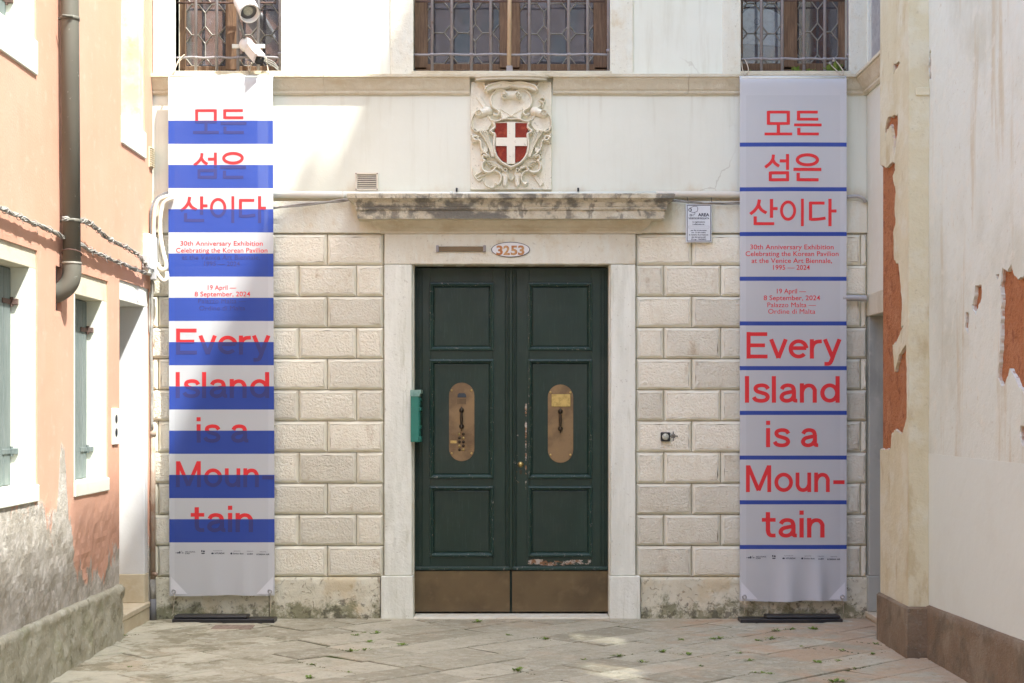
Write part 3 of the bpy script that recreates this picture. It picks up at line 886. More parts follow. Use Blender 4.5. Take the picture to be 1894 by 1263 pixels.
m = MB(); m.box(XM - .016, XM + .016, YD - .024, YD - .001, Z(1056), Z(495), .006); m.box(XM - .01, XM + .01, YD + .021, YD + .059, Z(1137), Z(493)); m.build('astragal', 'door_paint', LL)
def stadium(cx, z0, z1, r, n=14):
    p = [(cx + r * math.cos(t), z1 - r + r * math.sin(t)) for t in [math.pi * i / n for i in range(n + 1)]]
    p += [(cx - r * math.cos(t), z0 + r - r * math.sin(t)) for t in [math.pi * i / n for i in range(n + 1)]]
    return p
YP = YD + .016
def plate(d, u0, u1, v0, v1, hc, h0, h1):
    cx = X((u0 + u1) / 2, YP); z0, z1 = Z(v1, YP), Z(v0, YP); r = (X(u1) - X(u0)) / 2
    m = MB(); m.prism(stadium(cx, z0, z1, r), YP - .007, YP - .001); m.prism(stadium(cx, z0 + .003, z1 - .003, r - .003), YP - .009, YP - .0065)
    m.build('door_plate', 'brass', d)
    yy = YP - .009
    for sx in (-1, 1):
        for zz in (z1 - .062, z0 + .062):
            m = MB(); m.lathe((cx + sx * (r - .022), yy + .001, zz), (0, -1, 0), [(0, .009), (.003, .0088), (.006, .006), (.0075, .001)], 10)
            m.build('screw', 'polished_brass', d, True)
    za, zb = Z(h1, YP), Z(h0, YP); hx = X(hc, YP)
    m = MB()
    for zz in (za + .035, zb - .03):
        m.lathe((hx, yy + .001, zz), (0, -1, 0), [(0, .020), (.004, .020), (.008, .012), (.035, .009), (.04, .0005)], 14)
    yh = yy - .034
    L = zb - za
    prof = [(0, .001), (.006, .006), (.012, .003), (.02, .011), (.03, .014), (.04, .011), (.046, .006), (.06, .0095), (L * .5, .0125), (L - .06, .0095), (L - .046, .006), (L - .04, .011), (L - .03, .014), (L - .02, .011), (L - .012, .004), (L - .005, .006), (L, .001)]
    m.lathe((hx, yh, za), (0, 0, 1), prof, 14)
    m.build('handle', 'dark_bronze', d, True)
    return cx, z0, z1, r, yy
cx, z0, z1, r, yy = plate(LL, 830.4, 877.7, 707.5, 852.8, 854, 752, 797)
PXL = lambda u: X(u, YP)
PZL = lambda v: Z(v, YP)
m = MB(); m.prism([(PXL(846), PZL(735)), (PXL(862.5), PZL(735)), (PXL(862), PZL(730)), (PXL(859), PZL(727)), (PXL(849), PZL(727)), (PXL(846.5), PZL(730))], yy - .003, yy + .001); m.build('intercom_window', 'lens_glass', LL)
m = MB()
for i in range(7):
    for j in range(4): m.box(PXL(846.5 + i * 2.3), PXL(847.6 + i * 2.3), yy - .0012, yy + .001, PZL(740 + j * 2.4), PZL(738.4 + j * 2.4))
m.build('speaker_slot', 'dark_bronze', LL)
for i in range(5):
    vv = 802.8 + i * 7.2
    for u in (849.9, 857.2):
        m = MB(); m.lathe((PXL(u), yy + .001, PZL(vv)), (0, -1, 0), [(0, .0115), (.003, .0115), (.004, .0085), (.009, .0075), (.0105, .001)], 10); m.build('bell_button', 'dark_bronze' if (i + int(u)) % 3 else 'polished_brass', LL, True)
    for u0, u1 in ((833.2, 844.8), (863, 874.6)):
        mm = MB(); ring(mm, PXL(u0), PXL(u1), PZL(vv + 2.6), PZL(vv - 2.6), [(0, yy + .001), (.0005, yy - .003), (.003, yy - .003), (.0035, yy - .0008)])
        mm.add([(PXL(u0) + .003, yy - .001, PZL(vv + 2.6) + .003), (PXL(u1) - .003, yy - .001, PZL(vv + 2.6) + .003), (PXL(u1) - .003, yy - .001, PZL(vv - 2.6) - .003), (PXL(u0) + .003, yy - .001, PZL(vv - 2.6) - .003)], [(0, 1, 2, 3)])
        mm.build('name_plate', 'polished_brass' if (u0 < 840 and i == 2) else 'brass', LL)
cx, z0, z1, r, yy = plate(RL, 1013, 1060.4, 711, 855.7, 1036.3, 754, 801)
m = MB(); m.box(PXL(1020), PXL(1055), yy - .006, yy + .001, PZL(752), PZL(729), .0015); m.build('brass_plaque', 'polished_brass', RL)
for u, v in ((1021.5, 731), (1053.5, 731), (1021.5, 750), (1053.5, 750)):
    m = MB(); m.lathe((PXL(u), yy - .005, PZL(v)), (0, -1, 0), [(0, .006), (.003, .005), (.004, .001)], 8); m.build('screw', 'polished_brass', RL, True)
m = MB(); m.lathe((X(963, YD), YD + .001, Z(859, YD)), (0, -1, 0), [(0, .023), (.004, .023), (.006, .017), (.009, .016), (.0095, .001)], 16); m.build('lock_cylinder', 'polished_brass', RL, True)
m = MB(); m.prism([(X(961.5, YD), Z(877, YD)), (X(965, YD), Z(877, YD)), (X(966, YD), Z(871, YD)), (X(963.3, YD), Z(868.5, YD)), (X(960.5, YD), Z(871, YD))], YD - .003, YD + .001); m.build('keyhole_cover', 'dark_bronze', RL)

# windows with leaded panes and iron grilles
YG = .17
def sash(win, u0, u1, v0, v1, cu, cv, pu, pv, du, dv, seed):
    """u, v survey readings of the glass; lattice of diamonds at (cu + i pu, cv + j pv)"""
    rnd = random.Random(seed)
    x0, x1, z0, z1 = X(u0, YG), X(u1, YG), Z(v1, YG), Z(v0, YG)
    a, b = pu / SURV * kk(YG), pv / SURV * kk(YG); dw, dh = du / SURV, dv / SURV
    ax, az = X(cu, YG), Z(cv, YG)
    edges = {}
    for i in range(-4, 6):
        for j in range(-6, 34):
            px, pz = ax + i * a, az + j * b
            polys = [[(px + dw, pz), (px, pz + dh), (px - dw, pz), (px, pz - dh)],
                     [(px + dw, pz), (px + a - dw, pz), (px + a, pz + dh), (px + a, pz + b - dh), (px + a - dw, pz + b), (px + dw, pz + b), (px, pz + b - dh), (px, pz + dh)]]
            for p in polys:
                q = clip(p, x0, x1, z0, z1)
                if len(q) < 3 or area(q) < 2e-5: continue
                cx = sum(t[0] for t in q) / len(q); cz = sum(t[1] for t in q) / len(q)
                tx, tz = rnd.gauss(0, .010), rnd.gauss(0, .009)
                V = [(cx + (t[0] - cx) * .985, YG + (t[0] - cx) * tx + (t[1] - cz) * tz, cz + (t[1] - cz) * .985) for t in q]
                if cz < 5.1:
                    obj('pane', V, [tuple(range(len(V) - 1, -1, -1))] if False else [tuple(range(len(V)))], 'old_glass', win)
                for t in range(len(q)):
                    s, e = q[t], q[(t + 1) % len(q)]
                    on = lambda c, v: abs(s[c] - v) < 1e-5 and abs(e[c] - v) < 1e-5
                    if on(0, x0) or on(0, x1) or on(1, z0) or on(1, z1): continue
                    key = tuple(sorted([(round(s[0], 3), round(s[1], 3)), (round(e[0], 3), round(e[1], 3))]))
                    edges[key] = (s, e)
    m = MB()
    for s, e in edges.values():
        dx, dz = e[0] - s[0], e[1] - s[1]; L = math.hypot(dx, dz)
        if L < .002: continue
        nx, nz = -dz / L * .0055, dx / L * .0055
        ex, ez = dx / L * .004, dz / L * .004
        P = [(s[0] - ex, s[1] - ez), (e[0] + ex, e[1] + ez)]
        V = []
        for (qx, qz) in P: V += [(qx + nx, YG - .003, qz + nz), (qx, YG - .010, qz), (qx - nx, YG - .003, qz - nz)]
        m.add(V, [(0, 1, 4, 3), (1, 2, 5, 4), (0, 2, 1), (3, 4, 5)])
    m.build('lead_came', 'lead', win)
def window(u0, u1, sashes, stiles, rail_v, lattice, grille_u, bar_v, bar2_v, sd):
    W = empty('window', (X((u0 + u1) / 2), YG, WZ0), pal)
    V0 = -190
    for a, b, y in stiles:
        m = MB(); m.box(X(a, y), X(b, y), y, y + .07, Z(rail_v[0], y) - .03, 5.9, .004); m.build('wood_stile', 'window_wood', W)
    for (a, b) in sashes:
        y = .142
        m = MB(); m.box(X(a - 3, y), X(b + 3, y), y, y + .05, Z(rail_v[1], y), Z(rail_v[0], y), .004); m.build('wood_rail', 'window_wood', W)
    y = .125
    m = MB(); m.box(X(u0 + 4, y), X(u1 - 4, y), y, y + .10, WZ0 + .002, Z(rail_v[1] - 1, y), .004); m.build('wood_rail', 'window_wood', W)
    m = MB(); m.box(X(u0 + 5, y), X(u1 - 5, y), y - .012, y + .01, Z(rail_v[1] + 1.4, y), Z(rail_v[1] - .6, y), .002); m.build('drip_rail', 'window_wood', W)
    for i, (a, b) in enumerate(sashes):
        sash(W, a, b, V0, rail_v[0] + 1, *lattice[i], sd + i)
    G = empty('grille', (X((u0 + u1) / 2), .03, WZ0), pal)
    yb = .028
    for u in grille_u:
        outer = u in (grille_u[0], grille_u[-1])
        r = .0145 if outer else .0125
        m = MB(); m.tube([(X(u, yb), yb, WZ0 - .004), (X(u, yb), yb, 5.9)], r, 8)
        m.build('bar', 'iron_grey', G, True)
        m = MB(); zz = Z(bar_v, yb) + (.03 if outer else 0)
        m.lathe((X(u, yb), yb, zz - .011), (0, 0, 1), [(0, r), (.001, r + .006), (.021, r + .006), (.022, r)], 10); m.build('collar', 'iron_grey', G, True)
    n = 24
    pts = [(X(grille_u[0] + (grille_u[-1] - grille_u[0]) * i / n, yb), yb - .004, Z(bar_v + .8 * math.sin(i * 1.1), yb)) for i in range(n + 1)]
    m = MB(); m.tube(pts, .0095, 8); m.build('cross_bar', 'iron_grey', G, True)
    m = MB(); m.tube([(X(grille_u[0] + 8, .06), .06, Z(bar2_v, .06)), (X(grille_u[-1] - 8, .06), .06, Z(bar2_v, .06))], .008, 8); m.build('cross_bar', 'iron_rust', G, True)
    # dark room behind
    m = MB(); x0, x1 = X(u0) - .25, X(u1) + .25
    m.add([(x0, .33, WZ0 - .2), (x1, .33, WZ0 - .2), (x1, 1.6, WZ0 - .2), (x0, 1.6, WZ0 - .2), (x0, .33, 6.2), (x1, .33, 6.2), (x1, 1.6, 6.2), (x0, 1.6, 6.2)],
          [(0, 1, 2, 3), (4, 7, 6, 5), (3, 2, 6, 7), (0, 3, 7, 4), (1, 5, 6, 2)])
    m.build('room', 'room_dark', W)
    return W
W1 = window(325, 520, [(343, 417), (439, 515)], [(323, 343, .14), (417, 439, .135), (515, 522, .14)], (122, 132),
       [(342 + 37.8, 65, 37.8, 57, 13, 16.5), (439 + 38, 65, 38, 57, 13, 16.5)], [320.3, 362, 400.8, 440, 478, 518.6], 106.5, 5, 11)
W2 = window(765, 1128, [(791, 924), (962, 1098)], [(763, 791, .14), (924, 962, .13), (1098, 1131, .14)], (118, 129),
       [(834.4, 61, 44.7, 56.6, 13, 16.5), (1006, 63, 46, 56.6, 13, 16.5)], [760.7, 799.4, 835.7, 872, 907.7, 979, 1015, 1051.7, 1087, 1126], 101, 2.5, 23)
W3 = window(1370, 1570, [(1374, 1445), (1475, 1551)], [(1367, 1374, .14), (1446, 1475, .135), (1551, 1573, .14)], (117, 129),
       [(1407, 62, 38, 56, 13, 16.5), (1512, 59, 38, 58, 13, 16.5)], [1367.5, 1408.4, 1447, 1487, 1525.5, 1570], 109, 1, 37)

# ------------------------------------------------------------------ left house
XW = -2.80
lh = empty('terracotta_house', (XW - .3, -3.0, GZ))
tag(lh, 'house with peeling orange plaster, grey eroded plinth and green shutters', 'building')
LWIN = [  # outer y0,y1,z0,z1, opening y0,y1,z0,z1, recess, kind
    (-3.90, -2.93, 1.055, 2.53, -3.80, -3.04, 1.15, 2.42, .12, 'shutter'),
    (-2.175, -1.345, 1.035, 2.48, -2.105, -1.452, 1.12, 2.335, .115, 'shutter'),
    (-3.90, -2.955, 3.56, 5.6, -3.80, -3.10, 3.76, 5.5, .13, 'shutter'),
    (-.985, -.275, 3.505, 5.6, -.945, -.40, 3.70, 5.5, .30, 'blind')]
DOOR = (-1.035, -.145, .0, 2.52, -1.0, -.25, .11, 2.376)
def left_sheet():
    holes = [h[:4] for h in LWIN] + [(DOOR[0], DOOR[1], GZ - .05, DOOR[3]), (-2.565, -2.44, 2.20, 2.475)]
    ys = {-4.6, -.03}; zs = {GZ - .04, 5.4}
    for h in holes: ys |= {h[0], h[1]}; zs |= {h[2], h[3]}
    def fill(s, lo, hi, st):
        s = sorted(v for v in s if lo - 1e-6 <= v <= hi + 1e-6); out = []
        for a, b in zip(s[:-1], s[1:]):
            n = max(1, round((b - a) / st)); out += [a + (b - a) * i / n for i in range(n)]
        return out + [s[-1]]
    Y = fill(ys, -4.6, -.03, .035); ZZ = fill(zs, GZ - .04, 5.4, .035)
    inh = lambda y, z: any(h[0] + 1e-6 < y < h[1] - 1e-6 and h[2] + 1e-6 < z < h[3] - 1e-6 for h in holes)
    one = lambda y, z: any(h[0] - 1e-6 <= y <= h[1] + 1e-6 and h[2] - 1e-6 <= z <= h[3] + 1e-6 for h in holes)
    V = []; idx = {}
    for i, y in enumerate(Y):
        for j, z in enumerate(ZZ):
            d = 0.0
            if not one(y, z):
                d = .003 * fbm(0, y, z, 2.2, 3)
                lowf = min(1, max(0, (1.15 - z) / .5))
                d += lowf * (.012 * fbm(3, y, z, 7, 5) - .016 * max(0, fbm(7, y, z, 11, 3) - .25))
            idx[i, j] = len(V); V.append((XW + d, y, z))
    F = []
    for i in range(len(Y) - 1):
        for j in range(len(ZZ) - 1):
            if inh((Y[i] + Y[i + 1]) / 2, (ZZ[j] + ZZ[j + 1]) / 2): continue
            F.append((idx[i, j], idx[i + 1, j], idx[i + 1, j + 1], idx[i, j + 1]))
    bm = bmesh.new(); vv = [bm.verts.new(v) for v in V]
    for f in F: bm.faces.new([vv[k] for k in f])
    bmesh.ops.delete(bm, geom=[v for v in bm.verts if not v.link_faces], context='VERTS')
    be = [e for e in bm.edges if len(e.link_faces) == 1]
    r = bmesh.ops.extrude_edge_only(bm, edges=be)
    for g_ in r['geom']:
        if isinstance(g_, bmesh.types.BMVert): g_.co.x = XW - .03
    MB().bm(bm).build('painted_wall', 'terracotta_paint', lh)
left_sheet()
m = MB()
m.box(XW - .35, XW, -16, -4.6, GZ - .04, 6.0); m.box(XW - .35, XW, -4.6, -.001, 5.4, 6.0)
m.build('painted_wall', 'terracotta_paint', lh)
m = MB(); m.box(XW - .75, XW - .6, -4.6, .3, GZ - .04, 5.6); m.build('inner_wall', 'room_dark', lh)
m = MB(); m.box(-7.5, XW - .35, -15.9, -15.6, GZ, 5.9); m.build('end_wall', 'terracotta_paint', lh)
def left_window(oy0, oy1, oz0, oz1, y0, y1, z0, z1, rec, kind):
    W = empty('window', (XW, (oy0 + oy1) / 2, oz0), lh)
    xf, xb = XW - .011, XW - rec - .05
    if kind == 'blind': xb = XW - rec
    jm = 'frame_white'
    m = MB(); m.box(xf, xb, oy0 - .004, oy1 + .004, z1, oz1 + .004, .004); m.build('lintel', 'lintel_cream' if oz0 < 2 else 'frame_white', W)
    m = MB(); m.box(xf, xb, oy0 - .004, y0, z0 - .002, z1 + .002, .004); m.build('jamb', jm, W)
    m = MB(); m.box(xf, xb, y1, oy1 + .004, z0 - .002, z1 + .002, .004); m.build('jamb', 'frame_yellowed' if kind == 'blind' else jm, W)
    m = MB(); m.box(XW + .012, xb, oy0 - .004, oy1 + .004, oz0 - .004, z0, .005); m.build('sill', jm, W)
    xs = XW - rec
    n = 6
    for leafi in range(2):
        ya = y0 + (y1 - y0) * leafi / 2; yb = y0 + (y1 - y0) * (leafi + 1) / 2
        S = empty('shutter', (xs, (ya + yb) / 2, z0), W) if False else None
        for i in range(3):
            p0 = ya + (yb - ya) * i / 3; p1 = ya + (yb - ya) * (i + 1) / 3
            m = MB(); m.box(xs - .03, xs + random.uniform(-.002, .002), p0 + .002, p1 - .002, z0 + .004, z1 - .004, .004); m.build('shutter_plank', 'shutter_green', W)
    if kind == 'shutter':
        for zz in (z0 + .20, z1 - .20):
            m = MB(); m.box(xs - .002, xs + .006, y1 - .16, y1 - .012, zz - .015, zz + .015, .002)
            m.tube([(xs + .008, y1 - .012, zz - .028), (xs + .008, y1 - .012, zz + .028)], .010, 8)
            m.box(xs + .004, xs + .045, y1 - .022, y1 + .004, zz - .018, zz + .018, .003)
            m.build('hinge', 'iron_rust' if zz > 2 else 'shutter_green', W)
for wd in LWIN: left_window(*wd)
# side doorway next to the palazzo
D = empty('doorway', (XW, -.6, GZ), lh)
m = MB(); m.box(XW - .009, XW - .45, DOOR[0] - .004, DOOR[1] + .004, DOOR[7], DOOR[3] + .004, .005); m.build('lintel', 'frame_white', D)
m = MB(); m.box(XW - .009, XW - .45, DOOR[0] - .004, DOOR[4], .33, DOOR[7] + .002, .005); m.build('jamb', 'frame_white', D)
m = MB(); m.box(XW - .009, XW - .45, DOOR[5], DOOR[1] + .004, .33, DOOR[7] + .002, .005); m.build('jamb', 'jamb_white', D)
m = MB(); m.box(XW - .003, XW - .45, DOOR[5] - .008, DOOR[1] + .004, .112, .332, .005); m.build('jamb_base', 'step_stone', D)
m = MB(); m.box(XW - .003, XW - .45, DOOR[0] - .004, DOOR[4] + .008, .112, .332, .005); m.build('jamb_base', 'step_stone', D)
m = MB(); m.box(XW + .012, XW - .45, DOOR[0] - .01, DOOR[1] + .004, .07, .112, .006); m.build('step', 'step_stone', D)
m = MB(); m.box(XW + .004, XW - .45, DOOR[0] - .008, DOOR[1] + .003, GZ - .03, .069, .004); m.build('riser', 'step_stone', D)
m = MB(); m.box(XW - .40, XW - .44, DOOR[4] - .01, DOOR[5] + .01, .11, DOOR[7]); m.build('door', 'window_wood', D)
m = MB(); m.lathe((XW - .0095, -.46, 2.45), (1, 0, 0), [(0, .055), (.002, .055), (.004, .05), (.0042, .001)], 20); m.build('plaque', 'enamel_white', D)
# small bit of wall between doorway and the palazzo
m = MB(); m.box(XW - .3, XW - .004, DOOR[1] + .004, -.002, GZ - .03, 2.6); m.build('corner_pier', 'plaster_white', lh)
def left_plinth():
    y0, y1, z0, z1 = -5.0, -1.05, GZ - .04, .345
    ny, nz = 130, 16
    V = []; F = []
    for i in range(ny + 1):
        for j in range(nz + 2):
            y = y0 + (y1 - y0) * i / ny
            if j <= nz:
                z = z0 + (z1 - z0) * j / nz; t = j / nz
                x = XW + .042 - .012 * t + .016 * fbm(1, y, z, 6, 5) - .03 * max(0, fbm(5, y, z, 10, 3) - .2)
                if j == nz: x = XW + .022 + .006 * fbm(2, y, z, 6, 3); z += .006 * fbm(4, y, 0, 5, 3)
                if j == nz - 1: x += .006
            else:
                x, z = XW - .01, z1 + .004
            V.append((x, y, z))
    k = nz + 2
    for i in range(ny):
        for j in range(k - 1):
            F.append((i * k + j, (i + 1) * k + j, (i + 1) * k + j + 1, i * k + j + 1))
    b = len(V)
    F.append(tuple(ny * k + j for j in range(k)) + (b,)); V.append((XW - .01, y1, z0))
    obj('plinth', V, F, 'eroded_cement', lh, True)
    m = MB(); m.box(XW - .01, XW + .035, -16, -5.0, z0, z1, .01); m.build('plinth', 'eroded_cement', lh)
left_plinth()

# ------------------------------------------------------------------ right house
XR1, XR2, XR3 = 2.60, 2.733, 2.765
YPA, YPB = -1.14, -1.92
rh = empty('peeling_house', (2.9, -4.0, GZ))
tag(rh, 'off white plastered house with peeling pilaster, bare terracotta patches and brown plinth', 'building')
from mathutils.geometry import delaunay_2d_cdt
def jag(poly, amp=.012, step=.02, seed=0):
    out = []
    n = len(poly)
    for i in range(n):
        a, b = poly[i], poly[(i + 1) % n]
        L = math.hypot(b[0] - a[0], b[1] - a[1]); k = max(1, int(L / step))
        for j in range(k):
            t = j / k; p = (a[0] + (b[0] - a[0]) * t, a[1] + (b[1] - a[1]) * t)
            nv = noise.noise_vector(Vector((p[0] * 22 + seed, p[1] * 22, seed))) * amp + noise.noise_vector(Vector((p[0] * 70, p[1] * 70, seed))) * amp * .4
            out.append((p[0] + nv.x, p[1] + nv.y))
    return out
def inside(p, poly):
    c = False; n = len(poly); j = n - 1
    for i in range(n):
        xi, yi = poly[i]; xj, yj = poly[j]
        if (yi > p[1]) != (yj > p[1]) and p[0] < (xj - xi) * (p[1] - yi) / (yj - yi) + xi: c = not c
        j = i
    return c
def peeled(name, xw, y0, y1, z0, z1, holes, mat, th=.014, parent=None, amp=.0):
    """a coat of plaster on the plane x = xw with ragged holes, th thick"""
    pts = []; edges = []
    def loop(p):
        b = len(pts); pts.extend(Vector(q) for q in p); edges.extend((b + i, b + (i + 1) % len(p)) for i in range(len(p)))
    def side(a, b, n): return [(a[0] + (b[0] - a[0]) * i / n, a[1] + (b[1] - a[1]) * i / n) for i in range(n)]
    loop(side((y0, z0), (y1, z0), 12) + side((y1, z0), (y1, z1), 24) + side((y1, z1), (y0, z1), 12) + side((y0, z1), (y0, z0), 24))
    for h in holes: loop(h)
    gy = int((y1 - y0) / .12); gz = int((z1 - z0) / .12)
    for i in range(1, gy):
        for j in range(1, gz): pts.append(Vector((y0 + (y1 - y0) * i / gy, z0 + (z1 - z0) * j / gz)))
    vo, eo, fo, *_ = delaunay_2d_cdt(pts, edges, [], 0, 1e-5)
    bm = bmesh.new()
    vv = [bm.verts.new((xw + amp * fbm(xw, v.x, v.y, 2.5, 3), v.x, v.y)) for v in vo]
    for f in fo:
        c = (sum(vo[i].x for i in f) / 3, sum(vo[i].y for i in f) / 3)
        if not (y0 < c[0] < y1 and z0 < c[1] < z1) or any(inside(c, h) for h in holes): continue
        # curl the coat out a little next to the holes
        nf = bm.faces.new([vv[i] for i in f])
    bmesh.ops.delete(bm, geom=[v for v in bm.verts if not v.link_faces], context='VERTS')
    bmesh.ops.recalc_face_normals(bm, faces=bm.faces)
    s = sum(f.normal.x for f in bm.faces)
    if s > 0: bmesh.ops.reverse_faces(bm, faces=bm.faces)
    be = [e for e in bm.edges if len(e.link_faces) == 1]
    r = bmesh.ops.extrude_edge_only(bm, edges=be)
    for g_ in r['geom']:
        if isinstance(g_, bmesh.types.BMVert): g_.co.x = xw + th + .002
    for e in be:
        if not e.is_valid: continue
        for v in e.verts:
            on = abs(v.co.y - y0) < 1e-4 or abs(v.co.y - y1) < 1e-4 or abs(v.co.z - z0) < 1e-4 or abs(v.co.z - z1) < 1e-4
            if not on: v.co.x = xw - .001 - .002 * abs(noise.noise(v.co * 9))
    return MB().bm(bm).build(name, mat, parent)
c6 = lambda p: (1540 + p[0] / 1.975, p[1] / 1.975)
c7 = lambda p: (1500 + p[0] / 1.906, 600 + p[1] / 1.906)
def holes_on(xw, lists, seed):
    out = []
    for i, (f, l) in enumerate(lists):
        pl = []
        for p in l:
            q = p if f is None else f(p)
            pl.append(on_side(q[0], q[1], xw))
        out.append(jag(pl, .013, .010, seed + i))
    return out
big = [c6(p) for p in ((170, 600), (200, 612), (215, 594), (229, 592), (229, 622), (219, 640), (232, 700), (226, 760), (231, 812), (222, 850), (225, 950), (241, 965), (249, 1050), (255, 1110), (250, 1200))] + \
      [c7(p) for p in ((328, 0), (300, 62), (287, 75), (296, 164), (311, 110), (335, 70), (338, 200), (338, 330), (322, 390), (300, 374), (285, 386), (281, 440), (225, 442))]
HP = holes_on(XR1, [(None, big), (c6, [(203, 428), (240, 418), (237, 490), (230, 520), (227, 570), (222, 520), (212, 460), (200, 470), (194, 520), (192, 470)]),
                    (c6, [(222, 235), (247, 225), (240, 245), (230, 255), (223, 275)])], 1)
HW = holes_on(XR2, [(None, [c6(p) for p in ((612, 1263), (616, 1150), (619, 1090), (612, 1045), (622, 975), (640, 992), (652, 962), (660, 1000), (676, 1022), (720, 985), (900, 960))] + [c7(p) for p in ((900, 330), (751, 240), (735, 222), (715, 182), (702, 158), (690, 198), (673, 226), (659, 190), (667, 80))]),
                    (c6, [(519, 1046), (546, 1038), (545, 1090), (534, 1112), (524, 1152), (509, 1116), (520, 1080)]), (c6, [(486, 1140), (498, 1138), (497, 1222), (484, 1200)]),
                    (c6, [(595, 1006), (609, 1000), (605, 1022)]), (c7, [(740, 356), (790, 350), (800, 440), (742, 422), (737, 380)]), (c6, [(354, 190), (360, 180), (360, 290), (352, 285)])], 20)
peeled('pilaster_plaster', XR1, YPB, YPA, .28, 5.4, HP, 'pilaster_cream', .020, rh, .003)
SUN_GAPS = [(-3.36, -2.86, 4.25, 5.35), (-4.75, -4.15, 4.25, 5.35)]  # gaps added out of view so that sun reaches the paving
HW += [[(a, c), (b, c), (b, d), (a, d)] for a, b, c, d in SUN_GAPS]
peeled('plaster_coat', XR2, -4.7, YPB + .001, 1.30, 5.4, HW, 'right_plaster', .020, rh, .004)
peeled('plaster_coat', XR2 - .002, -4.7, YPB + .001, .30, 1.304, [], 'right_plaster_repair', .014, rh, .003)
def recut(xw, holes, seed): return [jag(h[::3], .020, .012, seed + i) for i, h in enumerate(holes)]
peeled('plaster_undercoat', XR1 + .009, YPB + .004, YPA, .28, 5.4, recut(XR1, HP, 50), 'undercoat', .012, rh, .002)
peeled('plaster_undercoat', XR2 + .009, -4.7, YPB + .001, 1.30, 3.9, recut(XR2, HW[:6], 60), 'undercoat', .012, rh, .002)
m = MB(); m.box(XR1 + .021, XR1 + .60, YPB + .021, YPA, GZ - .04, 5.4); m.build('masonry_core', 'bare_terracotta', rh)
m = MB(); m.box(XR2 + .021, XR2 + .15, -4.7, YPB + .02, GZ - .04, 3.9); m.build('masonry_core', 'bare_terracotta', rh)
# pilaster front face and its worn necking
m = MB(); m.box(XR1 + .001, XR2 + .01, YPB - .001, YPB + .022, .28, 5.4, .004); m.build('pilaster_face', 'pilaster_cream', rh)
m = MB(); m.box(XR1 + .045, XR2 + .004, YPB - .012, YPB, Z(177, YPB), Z(162, YPB), .005); m.build('necking', 'pilaster_cream', rh)
# upper walls: tall side that keeps the court in shade, with two unseen gaps added to throw sun patches on the paving
SUN_GAPS = [(-3.36, -2.86, 4.25, 5.35), (-4.75, -4.15, 4.25, 5.35)]
m = MB()
for r in wall_grid(-16, YPB + .001, 3.9, 12.6, SUN_GAPS): m.box(XR2 + .014, XR2 + .15, r[0], r[1], r[2], r[3])
m.box(XR2 + .014, XR2 + .15, -7.2, -3.9, 12.6, 13.2); m.box(XR2 + .014, XR2 + .15, -16, -7.2, 12.6, 12.98)
m.box(XR2 + .002, XR2 + .15, -16, -4.7, GZ - .04, 3.9)
for r in wall_grid(-16, YPB + .001, 5.4, 12.6, []): m.box(XR2, XR2 + .0139, r[0], r[1], r[2], r[3])
m.build('upper_wall', 'right_plaster', rh)
for a, b, c, d in SUN_GAPS:
    q = MB(); q.add([(XR2 + .08, a, c), (XR2 + .08, b, c), (XR2 + .08, b, d), (XR2 + .08, a, d)], [(0, 1, 2, 3)]); q.build('sun_filter_pane', 'sun_filter', rh)  # unseen pane added in each gap to dim the sun coming through
m = MB(); m.box(XR1, XR1 + .4, YPB, .3, 5.4, 12.6); m.build('upper_wall', 'pilaster_cream', rh)
m = MB(); m.box(XR2, 7.5, -16, -15.7, GZ, 12); m.build('end_wall', 'right_plaster', rh)
# plinth
def plinth_run(x, y0, y1, za, zb):
    n = 40
    V = []; F = []
    for i in range(n + 1):
        y = y0 + (y1 - y0) * i / n; zt = za + (zb - za) * i / n
        for j in range(9):
            z = GZ - .04 + (zt - GZ + .04) * j / 8
            V.append((x - .022 - .005 * fbm(x, y, z, 8, 4) + .008 * max(0, fbm(x + 3, y, z, 9, 3) - .4), y, z))
        V.append((x + .01, y, zt + .012))
    for i in range(n):
        for j in range(9): F.append((i * 10 + j, i * 10 + j + 1, (i + 1) * 10 + j + 1, (i + 1) * 10 + j))
    return V, F
V, F = plinth_run(XR2, -4.7, YPB - .02, .375, .305); obj('plinth', V, F, 'brown_plinth', rh, True)
m = MB()
m.box(XR1 - .026, XR1 + .3, YPB - .024, YPA + .004, GZ - .04, .300, .012); m.build('pilaster_plinth', 'brown_plinth', rh)
m = MB(); m.box(XR2 - .024, XR2 + .1, -16, -4.7, GZ - .04, .38, .01); m.build('plinth', 'brown_plinth', rh)
# recessed strip of wall next to the palazzo with a side doorway
zl = Z(586)
m = MB()
m.box(XR3, XR3 + .5, YPA - .05, -.001, zl + .17, Z(178)); m.build('side_wall', 'plaster_white', rh)
m = MB(); m.box(XR3 - .006, XR3 + .5, YPA - .05, -.004, zl, zl + .172, .006); m.build('door_lintel', 'lintel_cream', rh)
m = MB(); m.box(XR3 + .002, XR3 + .5, -.09, -.003, Z(1062), zl + .002, .004); m.build('door_jamb', 'grey_marble', rh)
m = MB(); m.box(XR3 - .008, XR3 + .5, -.10, -.003, Z(1128), Z(1062.5), .004); m.build('jamb_base', 'grey_marble', rh)
m = MB(); m.box(XR3 - .02, XR3 + .5, YPA - .05, -.003, Z(1138), Z(1128.5), .005); m.build('step', 'step_stone', rh)
m = MB(); m.box(XR3 - .006, XR3 + .5, YPA - .05, -.003, GZ - .03, Z(1138.3), .004); m.build('riser', 'step_stone', rh)
m = MB(); m.box(XR3 + .40, XR3 + .44, YPA - .05, -.05, 0, 2.4); m.build('door', 'shutter_green', rh)
